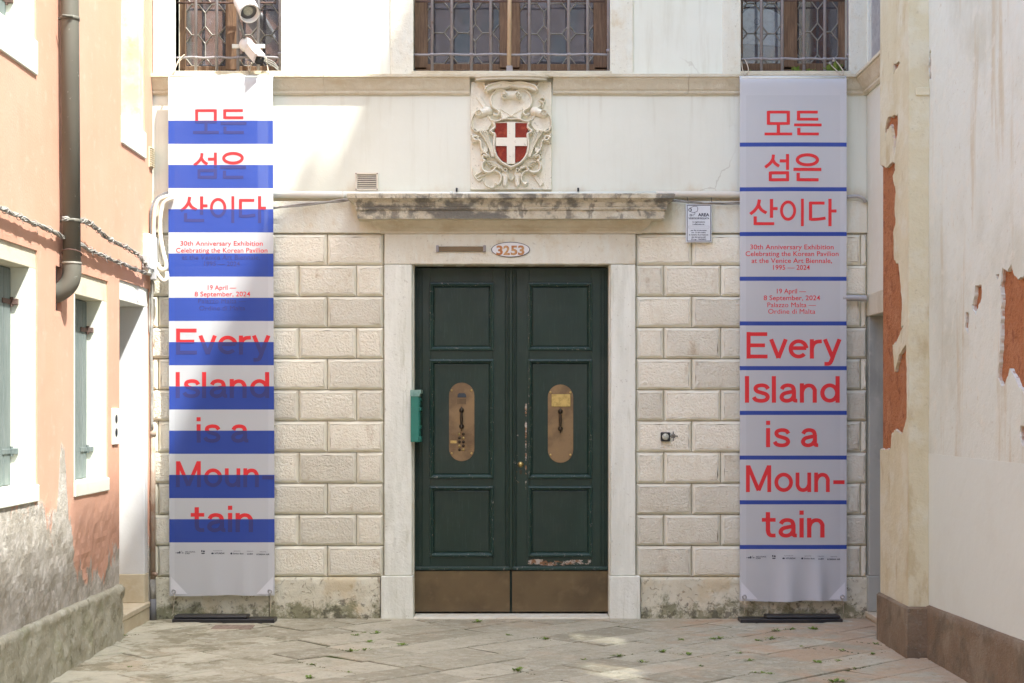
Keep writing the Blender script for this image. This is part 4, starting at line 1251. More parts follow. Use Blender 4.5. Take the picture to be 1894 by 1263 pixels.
m = MB(); m.box(XR3 + .03, XR3 + .5, YPA - .05, -.001, Z(141), 5.6); m.build('side_wall', 'grey_plaster' if 'grey_plaster' in MATS else 'jamb_white', rh)
m = MB(); m.box(XR3 + .004, XR3 + .05, -.045, -.002, Z(140), 5.6, .003); m.build('window_strip', 'frame_white', rh)
def side_course():
    V = []; F = []
    n = 16; k = len(SC)
    for i in range(n + 1):
        y = .0 - 1.19 * i / n
        for p, z in SC:
            pp = p * 1.25
            V.append((XR3 - pp + .002 * fbm(p * 30, y * 4, z * 5), y if i else -pp * .0, z - .004))
    for i in range(n):
        for j in range(k - 1): F.append((i * k + j, (i + 1) * k + j, (i + 1) * k + j + 1, i * k + j + 1))
    F.append(tuple(n * k + j for j in range(k)))
    obj('string_course', V, F, 'string_stone', rh)
side_course()

# ------------------------------------------------------------------ banners
def ell(cx, cy, rx, ry, a0=0, a1=360, n=28):
    return [(cx + rx * math.cos(R(a0 + (a1 - a0) * i / n)), cy + ry * math.sin(R(a0 + (a1 - a0) * i / n))) for i in range(n + 1)]
def sp(pts, n=5): return [(p.x, p.y) for p in smooth_path([(a, b, 0) for a, b in pts], n)]
W_ = .142
GL = {  # strokes in units of the cap height, advance width
    'E': ([[(.085, 0), (.085, 1)], [(.085, .922), (.74, .922)], [(.085, .50), (.66, .50)], [(.085, .078), (.75, .078)]], .80),
    'v': ([[(.075, .73), (.33, .02)], [(.585, .73), (.33, .02)]], .67),
    'e': ([ell(.36, .365, .275, .29, 5, 318), [(.085, .395), (.635, .395)]], .74),
    'r': ([[(.085, 0), (.085, .73)], sp([(.09, .40), (.14, .54), (.25, .63), (.43, .65)])], .46),
    'y': ([[(.075, .73), (.335, .05)], sp([(.585, .73), (.40, .22), (.30, -.08), (.22, -.19), (.06, -.20)])], .67),
    'I': ([[(.085, 0), (.085, 1)]], .25),
    's': ([sp([(.55, .52), (.47, .625), (.32, .655), (.17, .615), (.125, .525), (.18, .43), (.33, .375), (.48, .315), (.535, .21), (.47, .105), (.31, .07), (.14, .105), (.06, .21)])], .66),
    'l': ([[(.085, 0), (.085, 1)]], .25),
    'a': ([sp([(.10, .51), (.17, .615), (.31, .655), (.46, .61), (.515, .47)]), [(.515, .48), (.515, .08)], sp([(.515, .12), (.55, .08), (.63, .078)]), sp([(.51, .42), (.32, .385), (.16, .33), (.095, .21), (.15, .105), (.28, .07), (.42, .12), (.51, .25)])], .70),
    'n': ([[(.085, 0), (.085, .73)], sp([(.09, .42), (.15, .56), (.28, .645), (.43, .62), (.515, .49), (.52, .40)]), [(.52, .42), (.52, 0)]], .69),
    'd': ([ell(.335, .365, .25, .29, 0, 360), [(.60, 0), (.60, 1)]], .77),
    'i': ([[(.085, 0), (.085, .73)], [(.085, .85), (.085, 1.01)]], .25),
    'M': ([[(.085, 0), (.085, 1)], [(.875, 0), (.875, 1)], [(.10, .98), (.48, .06)], [(.86, .98), (.48, .06)]], 1.05),
    'o': ([ell(.36, .365, .275, .29)], .79),
    'u': ([sp([(.085, .38), (.09, .24), (.17, .11), (.32, .075), (.45, .15), (.52, .30)]), [(.085, .73), (.085, .34)], [(.52, .73), (.52, 0)]], .69),
    't': ([[(.20, .95), (.20, .25)], sp([(.20, .28), (.23, .14), (.31, .08), (.45, .08)]), [(.0, .66), (.45, .66)]], .52),
    '-': ([[(.03, .37), (.45, .37)]], .5), ' ': ([], .30),
}
HW_ = .118
HG = {
    '모': ([[(.14, .97), (.86, .97)], [(.14, 1.02), (.14, .44)], [(.86, 1.02), (.86, .44)], [(.14, .49), (.86, .49)], [(.5, .46), (.5, .08)], [(0, .05), (1, .05)]]),
    '든': ([[(.16, .97), (.86, .97)], [(.16, 1.02), (.16, .62)], [(.16, .67), (.88, .67)], [(0, .43), (1, .43)], [(.17, .30), (.17, .0)], [(.17, .05), (.90, .05)]]),
    '섬': ([sp([(.34, 1.0), (.31, .82), (.20, .66), (.02, .52)]), sp([(.31, .82), (.40, .67), (.56, .56)]), [(.88, 1.02), (.88, .42)], [(.58, .76), (.88, .76)], [(.22, .31), (.92, .31)], [(.22, .36), (.22, 0)], [(.88, .36), (.88, 0)], [(.22, .05), (.92, .05)]]),
    '은': ([ell(.5, .80, .36, .19), [(0, .44), (1, .44)], [(.17, .31), (.17, .0)], [(.17, .05), (.90, .05)]]),
    '산': ([sp([(.36, 1.0), (.32, .78), (.20, .58), (.03, .43)]), sp([(.33, .78), (.43, .60), (.62, .47)]), [(.80, 1.02), (.80, .28)], [(.80, .64), (1.02, .64)], [(.21, .34), (.21, 0)], [(.21, .05), (.90, .05)]]),
    '이': ([ell(.34, .56, .27, .34), [(.93, 1.03), (.93, -.05)]]),
    '다': ([[(.06, .86), (.62, .86)], [(.10, .90), (.10, .18)], sp([(.10, .22), (.35, .225), (.66, .27)]), [(.82, 1.03), (.82, -.05)], [(.82, .55), (1.06, .55)]]),
}
def strips(strokes, width):
    out = []
    for s in strokes:
        p = [Vector(q) for q in s]
        closed = (p[0] - p[-1]).length < 1e-6 and len(p) > 4
        L = []; Rr = []
        for i, q in enumerate(p):
            if closed: a, b = p[(i - 1) % (len(p) - 1)], p[(i + 1) % (len(p) - 1)] if i < len(p) - 1 else p[1]
            else: a, b = p[max(i - 1, 0)], p[min(i + 1, len(p) - 1)]
            t = (b - a).normalized(); nn = Vector((-t.y, t.x)) * width / 2
            L.append(q + nn); Rr.append(q - nn)
        out.append((L, Rr))
    return out
def flat_text(s, fnt_off=0.0):
    c = bpy.data.curves.new('t', 'FONT'); c.body = s; c.size = 1; c.offset = fnt_off; c.resolution_u = 3
    o = bpy.data.objects.new('t', c); COL.objects.link(o)
    dg = bpy.context.evaluated_depsgraph_get()
    me = bpy.data.meshes.new_from_object(o.evaluated_get(dg))
    V = [(v.co.x, v.co.y) for v in me.vertices]; F = [tuple(p.vertices) for p in me.polygons]
    bpy.data.objects.remove(o); bpy.data.curves.remove(c); bpy.data.meshes.remove(me)
    return V, F
def fit_text(s, u0, u1, vb, cap, y, off=.012):
    """text mesh as list of (x, z): left and right survey readings, baseline, cap height in survey units"""
    V, F = flat_text(s, off)
    lo = min(v[0] for v in V); hi = max(v[0] for v in V)
    x0, x1 = X(u0, y), X(u1, y); sx = (x1 - x0) / (hi - lo)
    sz = cap / SURV * kk(y) / .70
    return [(x0 + (a - lo) * sx, Z(vb, y) + b * sz) for a, b in V], F
YBAN = -.125
def make_banner(label, name_pts, stripe, seed, side):
    (ul, ur, vt, vb, ulb, urb) = name_pts
    zt, zb = Z(vt, YBAN), Z(vb, YBAN)
    x0, x1 = X(ul, YBAN), X(ur, YBAN); x0b, x1b = X(ulb, YBAN), X(urb, YBAN)
    B = empty('banner', ((x0 + x1) / 2, YBAN, zb))
    tag(B, label, 'banner')
    st = (Z(stripe[0], YBAN), stripe[1] / SURV * kk(YBAN), stripe[2] / SURV * kk(YBAN), stripe[3])
    cm = 'cloth_' + side; im = 'ink_' + side
    cloth_mat(cm, *st, min(x0, x0b), max(x1, x1b), zt, zb)
    ink_mat(im, st if side == 'left' else None)
    rl = lambda x: x
    def wave(x, z):
        t = (zt - z) / (zt - zb)
        w = .015 * noise.noise(Vector((x * 1.6 + seed, z * .55, seed))) + .006 * noise.noise(Vector((x * 5 + seed, z * 1.1, seed + 4)))
        w *= min(1, t * 6)
        w += .012 * math.exp(-((x - x0) / .05) ** 2) * noise.noise(Vector((seed, z * 1.5, 2))) * t
        if t > .9:
            q = (t - .9) / .1
            w -= q * (.050 * math.exp(-(((x - (x0 + .45 * (x1 - x0))) / .07) ** 2)) * (1 if side == 'right' else .35) + .055 * math.exp(-(((x - (x0 + .74 * (x1 - x0))) / .045) ** 2)) * (1 if side == 'right' else .4))
        t2 = max(0, 1 - t * 45)
        w += -.03 * t2 * 0
        return w
    def wx(fr, z):
        t = (zt - z) / (zt - zb)
        return (x0 + (x0b - x0) * t) + fr * ((x1 - x0) + ((x1b - x1) - (x0b - x0)) * t)
    nx, nz = 26, 130
    V = []; F = []
    for j in range(nz + 1):
        for i in range(nx + 1):
            fr = i / nx
            z = zt + (zb - zt) * j / nz
            x = wx(fr, z)
            y = YBAN + wave(x, z)
            if j == 0: y += .022
            if j == 1: y += .004
            sag = -.006 * math.sin(fr * math.pi) if j == 0 else 0
            V.append((x, y, z + (.004 * math.sin(fr * 9 + seed) + .006 * fr) * (1 if j == nz else 0)))
    for j in range(nz):
        for i in range(nx):
            a = j * (nx + 1) + i; F.append((a, a + nx + 1, a + nx + 2, a + 1))
    b = len(V)
    V += [(wx(i / nx, zt - .006), YBAN + .03, zt - .05) for i in range(nx + 1)]       # sleeve folded to the back
    F += [(b + i, i, i + 1, b + i + 1) for i in range(nx)]
    obj('cloth', V, F, cm, B, True)
    m = MB(); m.tube([(x0 + .01, YBAN + .016, zt - .016), (x1 - .01, YBAN + .016, zt - .016)], .011, 8); m.build('top_rod', 'white_plastic', B, True)
    # corner patches and grommets
    for sx, xc in ((1, x0b), (-1, x1b)):
        pts = [(xc + sx * .012, zb + .015), (xc + sx * .14, zb + .015), (xc + sx * .012, zb + .15)]
        n_ = 6; VV = []; FF = []
        for i in range(n_ + 1):
            for j in range(n_ + 1 - i):
                a = i / n_; c_ = j / n_
                x = pts[0][0] + (pts[1][0] - pts[0][0]) * a; z = pts[0][1] + (pts[2][1] - pts[0][1]) * c_
                VV.append((x, YBAN + wave(x, z) - .003, z))
        ix = lambda i, j: sum(n_ + 1 - q for q in range(i)) + j
        for i in range(n_):
            for j in range(n_ - i):
                FF.append((ix(i, j), ix(i + 1, j), ix(i, j + 1)))
                if j < n_ - i - 1: FF.append((ix(i + 1, j), ix(i + 1, j + 1), ix(i, j + 1)))
        obj('corner_patch', VV, FF, 'banner_patch', B, True)
        gx, gz = xc + sx * .035, zb + .035
        yg = YBAN + wave(gx, gz) - .004
        mm = MB()
        for k in range(16):
            pass
        mm.tube([(gx + .014 * math.cos(a), yg - .002, gz + .014 * math.sin(a)) for a in [2 * math.pi * k / 16 for k in range(17)]], .0045, 6, caps=False)
        mm.build('grommet', 'steel', B, True)
        mm = MB(); mm.tube(smooth_path([(gx, yg, gz - .008), (gx + .006, yg - .01, gz - .06), (gx - .004 * sx, yg - .02, GZ + .055)]), .0022, 5); mm.build('cord', 'rope', B, True)
    def lettering(V2, F2, mat, yo, bis=True):
        bm = bmesh.new(); vv = [bm.verts.new((p[0], 0, p[1])) for p in V2]
        for f in F2:
            try: bm.faces.new([vv[i] for i in f])
            except ValueError: pass
        if bis:
            for k in range(int(x0 / .05) - 2, int(x1 / .05) + 3):
                bmesh.ops.bisect_plane(bm, geom=bm.verts[:] + bm.edges[:] + bm.faces[:], plane_co=(k * .05, 0, 0), plane_no=(1, 0, 0))
            zs = [v.co.z for v in bm.verts]
            for k in range(int(min(zs) / .05) - 1, int(max(zs) / .05) + 2):
                bmesh.ops.bisect_plane(bm, geom=bm.verts[:] + bm.edges[:] + bm.faces[:], plane_co=(0, 0, k * .05), plane_no=(0, 0, 1))
        for v in bm.verts: v.co.y = YBAN + wave(v.co.x, v.co.z) - yo
        for f in bm.faces:
            f.normal_update()
            if f.normal.y > 0: f.normal_flip()
        return bm
    def stroke_line(glyphs, width, vtop, vbot, mat):
        mb = MB(); n = 0
        zb_, zt_ = Z(vbot, YBAN), Z(vtop, YBAN); H = zt_ - zb_
        for strokes, ux0, sx, wd in glyphs:
            for L, Rr in strips(strokes, width):
                V2 = []; F2 = []
                for a, c_ in zip(L, Rr):
                    V2 += [(ux0 + a.x * sx, zb_ + a.y * H), (ux0 + c_.x * sx, zb_ + c_.y * H)]
                for i in range(len(L) - 1): F2.append((2 * i, 2 * i + 1, 2 * i + 3, 2 * i + 2))
                lim = x1 if side == 'right' else x1b
                V2 = [(min(a, lim - .001), c_) for a, c_ in V2]
                mb.bm(lettering(V2, F2, mat, .0010 + .00004 * n)); n += 1
        mb.build('lettering', mat, B)
    def word(s, u0, u1, vtop, vbot):
        xs, x = [], 0.0
        for ch in s:
            xs.append(x); x += GL[ch][1]
        total = x - (.08 if s[-1] != '-' else 0)
        xa, xb = X(u0, YBAN), X(u1, YBAN); k = (xb - xa) / total
        stroke_line([(GL[ch][0], xa + xo * k, k, 0) for ch, xo in zip(s, xs)], W_, vtop, vbot, im)
    def hangul(s, spans, vtop, vbot):
        stroke_line([(HG[ch], X(a, YBAN), X(b, YBAN) - X(a, YBAN), 0) for ch, (a, b) in zip(s, spans)], HW_, vtop, vbot, im)
    def small(s, u0, u1, vbase, cap, mat, off=.006):
        V2, F2 = fit_text(s, u0, u1, vbase, cap, YBAN, off)
        mb = MB(); mb.bm(lettering(V2, F2, mat, .0012, False)); mb.build('lettering', mat, B)
    return B, word, hangul, small, wave
layered('banner_patch', (0.66, 0.675, 0.69), [], [], rough=.6)
layered('steel', (0.5, 0.5, 0.5), [], [], rough=.3, metal=.9, spec=.5)

def logos(B, small, du, dv, wave):
    s = lambda t, a, b, v, c, o=.02: small(t, a + du, b + du, v + dv, c, 'sign_ink', o)
    s('ARTS COUNCIL', 1398, 1417, 1030.6, 2.4); s('KOREA', 1398, 1407, 1033.6, 2.4)
    s('In partnership with', 1450, 1466.5, 1028, 1.5, .01); s('HYUNDAI', 1453, 1470.5, 1033.6, 2.9, .03)
    s('Sponsored by', 1488, 1500, 1028.6, 1.5, .01); s('Shinhan Bank', 1486.5, 1506.5, 1034, 2.6)
    s('Collaboration', 1512, 1523.5, 1029, 1.5, .01); s('LUSH', 1513, 1523, 1034.6, 2.7, .03)
    s('Supported by', 1536, 1548, 1030, 1.5, .01); s('KOREAN AIR', 1530, 1554, 1035.6, 2.8, .03)
    # emblems
    def blob(polys):
        mb = MB()
        for p in polys:
            q = [(X(u + du, YBAN), Z(v + dv, YBAN)) for u, v in p]
            mb.add([(a, YBAN + wave(a, b) - .0012, b) for a, b in q], [tuple(range(len(q) - 1, -1, -1))])
        mb.build('emblem', 'sign_ink', B)
    E = lambda u, v, ru, rv, n=10: [(u + ru * math.cos(2 * math.pi * i / n), v + rv * math.sin(2 * math.pi * i / n)) for i in range(n)]
    blob([E(1381.5, 1031.3, 1.2, .7), E(1385, 1031.2, 1.6, 1.6), E(1388.3, 1030.6, 1.5, 2.4), E(1392, 1028.4, .8, .7), E(1393.5, 1031.4, 2.3, .7)])
    blob([E(1429, 1028, 1.5, 1.7), E(1432.8, 1028.6, 1.8, 1.8), [(1427.5, 1031.4), (1435, 1031.4), (1433.5, 1033.4), (1429, 1033.4)]])
    blob([E(1448.8, 1032.3, 2.4, 1.6)]); blob([E(1483.5, 1032.6, 1.9, 1.9)])

LB, word, hangul, small, wv = make_banner('hanging cloth banner with broad blue and white stripes and overprinted red title', (311, 504.5, 137, 1102, 313.5, 508), (223, 81.9, 43, 10), 3.0, 'left')
hangul('모든', [(357, 405), (408, 456)], 203, 247); hangul('섬은', [(358, 404), (407, 455)], 283, 330); hangul('산이다', [(333, 383), (388, 434), (440, 489)], 364, 410)
def smalls(small, rows, mat, cap): 
    for t, a, b, v in rows: small(t, a, b, v, cap, mat, 0.0 if 'M' in t else .006)
smalls(small, [('30th Anniversary Exhibition', 334, 486, 454.3), ('Celebrating the Korean Pavilion', 326, 494.6, 467), ('at the Venice Art Biennale,', 337, 481, 480), ('1995 — 2024', 378, 444, 492),
               ('19 April —', 384.7, 437.5, 536), ('8 September, 2024', 360.5, 463, 548), ('Palazzo Malta —', 367, 455, 561), ('Ordine di Malta', 369, 454, 574)], 'ink_left', 8.7)
word('Every', 325, 497, 607.5, 655.7); word('Island', 324, 499, 688, 736); word('is a', 363, 459, 772, 818.6); word('Moun-', 325, 508, 853, 901); word('tain', 353, 469, 935.6, 984)
logos(LB, small, -1055.5, -9, wv)
RB, word, hangul, small, wv = make_banner('hanging cloth banner in pale lilac grey with thin blue rules and red title', (1368.5, 1566, 139, 1112, 1368, 1566), (263.5, 82.7, 7.6, 10), 8.0, 'right')
hangul('모든', [(1414, 1465), (1468.5, 1519.5)], 206, 250); hangul('섬은', [(1414, 1462), (1467, 1519)], 286, 335); hangul('산이다', [(1386, 1437), (1442, 1487), (1494, 1544)], 369, 416)
smalls(small, [('30th Anniversary Exhibition', 1387.5, 1542, 461), ('Celebrating the Korean Pavilion', 1379, 1551, 473.4), ('at the Venice Art Biennale,', 1390, 1539, 486.2), ('1995 — 2024', 1430, 1498, 498.8),
               ('19 April —', 1437, 1491, 542.6), ('8 September, 2024', 1412.5, 1517, 555), ('Palazzo Malta —', 1419.5, 1509.5, 568), ('Ordine di Malta', 1421, 1508, 580)], 'ink_right', 8.9)
word('Every', 1380, 1553, 614, 663); word('Island', 1377, 1554, 695.5, 744.7); word('is a', 1416, 1513, 778.5, 827); word('Moun-', 1379, 1564.5, 860.5, 910); word('tain', 1409, 1526, 944.5, 994)
logos(RB, small, 0, 0, wv)

# ties from the window grilles to the banner corners
def tie(pts, parent):
    m = MB(); m.tube(smooth_path(pts, 5), .004, 6); m.build('tie_cord', 'rope', parent, True)
def P3(u, v, y): return (X(u, y), y, Z(v, y))
tie([P3(341, 101, .02), P3(330, 112, -.04), P3(322, 134, -.11)], LB); tie([P3(338, 106, .02), P3(328, 118, -.05), P3(319, 137, -.11)], LB)
tie([P3(458, 112, .02), P3(459, 122, -.05), P3(461, 134, -.11)], LB); tie([P3(465, 116, .02), P3(463, 126, -.05), P3(461, 137, -.11)], LB)
tie([P3(492, 105, .02), P3(494, 118, -.05), P3(497, 137, -.11)], LB)
tie([P3(1377, 109, .02), P3(1383, 122, -.04), P3(1384, 131, -.08), P3(1378, 140, -.115)], RB); tie([P3(1372, 114, .02), P3(1373, 126, -.05), P3(1377, 140, -.115)], RB)
tie([P3(1541, 107, .02), P3(1552, 120, -.05), P3(1560, 132, -.09), P3(1558, 139, -.115)], RB); tie([P3(1535, 118, .02), P3(1545, 128, -.05), P3(1555, 138, -.115)], RB)
for (u, v) in ((1534, 118), (1541, 113)):
    m = MB(); m.lathe((X(u), -.02, Z(v)), (0, -1, 0), [(0, .009), (.012, .012), (.02, .004)], 6); m.build('cord_clip', 'steel', RB)

# black weights at the banner feet
def weight(u0, u1, us, v0, v1, label, flip):
    y0, y1 = -.30, -.14
    W = empty('banner_weight', (X((u0 + u1) / 2), -.22, GZ)); tag(W, label, 'weight', None)
    z0 = GZ + .004
    m = MB(); m.box(X(u0, y0), X(u1, y0), y0, y1, z0 - .006, z0 + .026, .004); m.build('lower_slab', 'black_rubber', W)
    a, b = (u0 + 2, us) if not flip else (us, u1 - 3)
    m = MB(); m.box(X(a, y0), X(b, y0), y0 + .012, y1 - .01, z0 + .0255, z0 + .05, .008); m.build('upper_slab', 'black_rubber', W)
weight(318, 507, 457, 1137, 1150, 'black slab weight on the paving under the blue striped banner', False)
weight(1370, 1559, 1418, 1144, 1158, 'black slab weight on the paving under the lilac grey banner', True)

# ------------------------------------------------------------------ carved coat of arms
def coat_of_arms():
    C = empty('coat_of_arms', (X(946), -.03, Z(354)))
    tag(C, 'carved stone coat of arms with scrolls, leaves and red shield bearing a white cross', 'relief')
    cx = lambda zx: X(840 + zx / 5.262); cz = lambda zy: Z(130 + zy / 5.262)
    st = 4.0
    gx = np.arange(160, 952, st); gy = np.arange(118, 1168, st)
    GX, GY = np.meshgrid(gx, gy)
    Hh = np.full(GX.shape, .0)
    def seg(a, b, ra, rb, h, flat=0.0):
        nonlocal Hh
        ax, ay = a; bx, by = b
        dx, dy = bx - ax, by - ay; L2 = dx * dx + dy * dy + 1e-9
        t = np.clip(((GX - ax) * dx + (GY - ay) * dy) / L2, 0, 1)
        d = np.hypot(GX - ax - t * dx, GY - ay - t * dy); r = ra + (rb - ra) * t
        q = np.clip(1 - (d / r) ** 2, 0, 1)
        Hh = np.maximum(Hh, h * np.sqrt(q) if not flat else h * np.clip(q / flat, 0, 1) ** .5)
    def path(pts, r, h, mirror=True, taper=0):
        s = [(p.x, p.y) for p in smooth_path([(a, b, 0) for a, b in pts], 5)]
        n = len(s) - 1
        for i in range(n):
            ra, rb = (r, r) if not taper else (r * (1 - taper * i / n), r * (1 - taper * (i + 1) / n))
            seg(s[i], s[i + 1], ra, rb, h)
            if mirror: seg((1112 - s[i][0], s[i][1]), (1112 - s[i + 1][0], s[i + 1][1]), ra, rb, h)
    def spiral(x, y, r0, turns, w, h, ph=0, d=1):
        path([(x + r0 * (1 - .8 * i / 14) * math.cos(ph + d * turns * 2 * math.pi * i / 14), y + r0 * (1 - .8 * i / 14) * math.sin(ph + d * turns * 2 * math.pi * i / 14)) for i in range(15)], w, h)
    def fill(poly, h, mirror=True):
        nonlocal Hh
        for pl in ([poly] + ([[(1112 - a, b) for a, b in poly]] if mirror else [])):
            ins = np.zeros(GX.shape, bool); j = len(pl) - 1
            for i in range(len(pl)):
                xi, yi = pl[i]; xj, yj = pl[j]
                c = ((yi > GY) != (yj > GY)) & (GX < (xj - xi) * (GY - yi) / (yj - yi + 1e-9) + xi)
                ins ^= c; j = i
            Hh = np.where(ins, np.maximum(Hh, h), Hh)
    # canopy
    fill([(310, 205), (330, 175), (400, 152), (470, 140), (556, 146), (556, 185), (500, 195), (440, 190), (370, 200), (330, 225)], .045)
    path([(305, 205), (330, 172), (400, 150), (470, 136), (556, 146)], 17, .062)
    path([(320, 222), (380, 198), (450, 190), (510, 185), (556, 165)], 11, .058)
    path([(292, 138), (300, 165), (318, 195)], 12, .03)
    # big helm-like cartouche
    fill([(500, 215), (420, 212), (368, 260), (366, 340), (420, 395), (445, 450), (470, 480), (556, 470), (556, 215)], .020)
    path([(500, 212), (430, 206), (375, 250), (360, 310), (378, 370), (425, 400), (438, 430), (415, 450), (388, 438)], 13, .036)
    seg((505, 255), (607, 255), 50, 50, .046)
    spiral(486, 268, 34, 1.4, 9, .062, -1.2, 1); seg((478, 270), (478, 270), 12, 12, .066)
    seg((634, 270), (634, 270), 12, 12, .066)
    path([(450, 390), (470, 484)], 9, .034); path([(452, 392), (560, 458)], 8, .034)
    fill([(452, 394), (556, 458), (470, 484)], .028)
    # shield rim
    path([(372, 500), (400, 514), (440, 505), (480, 490), (520, 487), (556, 492)], 12, .046)
    path([(388, 524), (395, 570), (370, 592), (356, 604), (375, 622), (398, 640), (390, 720), (394, 790), (415, 850), (460, 905), (510, 935), (556, 955)], 16, .046)
    fill([(390, 520), (556, 510), (556, 930), (500, 910), (440, 860), (410, 790), (400, 640)], .030)
    # side volutes
    seg((245, 440), (330, 408), 42, 46, .048); seg((867, 440), (782, 408), 42, 46, .048)
    spiral(240, 440, 36, 1.3, 9, .058, 0, -1)
    path([(205, 425), (176, 480), (168, 545), (190, 595), (228, 608), (262, 590)], 11, .036)
    fill([(205, 440), (180, 500), (180, 570), (225, 595), (330, 590), (372, 520), (350, 450), (260, 480)], .018)
    path([(330, 460), (360, 500), (378, 520)], 10, .03)
    # sword hilt and chain
    fill([(212, 268), (248, 238), (320, 370), (290, 385)], .010, False)
    path([(830 + 0, 300), (842, 282), (862, 280), (880, 296), (872, 318), (850, 322), (832, 306)], 8, .03, False)
    path([(852, 312), (866, 340), (858, 372)], 10, .034, False); path([(846, 340), (826, 372)], 7, .022, False)
    # acanthus at the sides
    for k in range(4): path([(255 + 18 * k, 612 - 4 * k), (300 + 14 * k, 680), (340 + 10 * k, 760), (372 + 5 * k, 850)], 9, .040 - .004 * (k % 2))
    path([(250, 605), (285, 600), (300, 612)], 11, .036)
    path([(180, 665), (205, 690), (240, 690), (262, 720), (270, 775), (300, 812), (345, 850)], 15, .042, taper=.3)
    path([(170, 640), (190, 655), (215, 650), (235, 665)], 14, .034); path([(185, 715), (215, 702), (235, 700)], 9, .034)
    fill([(262, 830), (330, 800), (330, 760), (290, 760)], .026)
    # lower foliage
    path([(320, 850), (290, 838), (280, 870), (300, 890)], 13, .04)
    path([(300, 890), (272, 930), (285, 985), (335, 1005), (385, 985), (400, 960)], 14, .042)
    for k in range(4): path([(318 + 12 * k, 905 + 16 * k), (350 + 8 * k, 900 + 14 * k), (400, 915 + 10 * k), (470, 955 + 6 * k)], 7, .036)
    path([(385, 985), (430, 1000), (455, 1040), (452, 1090), (425, 1120), (405, 1105)], 11, .038)
    path([(470, 990), (500, 965), (512, 980), (500, 1000), (484, 990)], 9, .044)
    fill([(455, 1010), (520, 985), (530, 1030), (465, 1040)], .024)
    # tail pieces and the relief of arms behind
    seg((500, 1050), (496, 1120), 34, 26, .030); seg((612, 1050), (616, 1120), 34, 26, .030)
    path([(530, 1040), (540, 1066), (556, 1074)], 8, .042); path([(556, 950), (556, 968)], 12, .05, False)
    seg((690, 1115), (690, 1115), 24, 24, .034)
    path([(185, 960), (195, 1030), (240, 1080), (270, 1060)], 8, .016, False); path([(205, 1030), (300, 975)], 7, .016, False); path([(220, 1055), (330, 1010)], 7, .016, False)
    path([(290, 1080), (310, 1125), (370, 1150), (410, 1120)], 8, .020, False)
    fill([(770, 1040), (800, 1025), (872, 1105), (838, 1138)], .014, False)
    # soften and add chisel wear
    for _ in range(0):
        P = np.pad(Hh, 1, mode='edge')
        Hh = (P[:-2, 1:-1] + P[2:, 1:-1] + P[1:-1, :-2] + P[1:-1, 2:] + 4 * Hh) / 8
    rs = np.random.RandomState(4)
    Hh = Hh + rs.normal(0, .0006, Hh.shape)
    e = (GX < 164) | (GX > 946) | (GY < 122) | (GY > 1162)
    Y = -.024 - Hh * 1.3
    Y = np.where(e, -.018, Y)
    ny, nx = GX.shape
    V = [(cx(GX[i, j]), Y[i, j], cz(GY[i, j])) for i in range(ny) for j in range(nx)]
    F = [(i * nx + j, (i + 1) * nx + j, (i + 1) * nx + j + 1, i * nx + j + 1) for i in range(ny - 1) for j in range(nx - 1)]
    b = len(V)
    V += [(cx(160), .01, cz(1166)), (cx(951), .01, cz(1166)), (cx(951), .01, cz(118)), (cx(160), .01, cz(118))]
    F += [tuple((ny - 1) * nx + j for j in range(nx)) + (b + 1, b), tuple(i * nx for i in range(ny)) + (b, b + 3), tuple(i * nx + nx - 1 for i in range(ny - 1, -1, -1)) + (b + 2, b + 1)]
    obj('carved_slab', V, F, 'carved_stone', C)
    y1 = -.060
    for pl in ([(388, 530), (517, 526), (517, 672), (406, 672)], [(593, 526), (724, 530), (705, 672), (593, 672)],
               [(404, 750), (514, 750), (516, 912), (470, 892), (430, 850), (412, 800)], [(592, 750), (708, 750), (700, 800), (684, 850), (645, 892), (592, 912)]):
        m = MB(); m.prism([(cx(a), cz(b)) for a, b in pl], y1 - .007, y1 + .02); m.build('shield_field', 'shield_red', C)
    m = MB(); m.prism([(cx(a), cz(b)) for a, b in ((516, 522), (594, 522), (594, 671), (707, 671), (709, 751), (593, 751), (592, 925), (514, 925), (513, 751), (406, 751), (408, 671), (516, 671))], y1 - .018, y1 + .02)
    m.build('cross', 'carved_stone', C)
coat_of_arms()

# ------------------------------------------------------------------ fittings on the facade
def fitted(parent, name, s, u0, u1, vb, cap, y, mat, off=.015):
    V2, F2 = fit_text(s, u0, u1, vb, cap, y, off)
    bm = bmesh.new(); vv = [bm.verts.new((a, y, b)) for a, b in V2]
    for f in F2:
        try: bm.faces.new([vv[i] for i in f])
        except ValueError: pass
    for f in bm.faces:
        f.normal_update()
        if f.normal.y > 0: f.normal_flip()
    return MB().bm(bm).build(name, mat, parent)
# vent
Vn = empty('wall_vent', (X(678), -.01, Z(353))); tag(Vn, 'small square beige louvred vent on the white plaster above the pipe', 'vent')
m = MB(); ring(m, X(657), X(700), Z(353), Z(319), [(0, .002), (.001, -.018), (.012, -.020), (.017, -.012), (.018, .0)]); m.build('frame', 'beige_plastic', Vn)
m = MB(); m.box(X(659), X(698), -.003, .001, Z(351), Z(321)); m.build('back', 'black_plastic', Vn)
for i in range(8):
    z = Z(324.2 + i * 3.45)
    m = MB(); m.add([(X(661), -.016, z - .009), (X(696), -.016, z - .009), (X(696), -.004, z), (X(661), -.004, z), (X(661), -.014, z - .011), (X(696), -.014, z - .011)], [(0, 1, 2, 3), (4, 5, 1, 0)]); m.build('slat', 'beige_plastic', Vn)
for u, v in ((659, 321.5), (698, 321.5), (659, 350.5), (698, 350.5)):
    m = MB(); m.lathe((X(u), -.019, Z(v)), (0, -1, 0), [(0, .005), (.002, .004), (.0025, .001)], 8); m.build('screw', 'iron_rust', Vn)
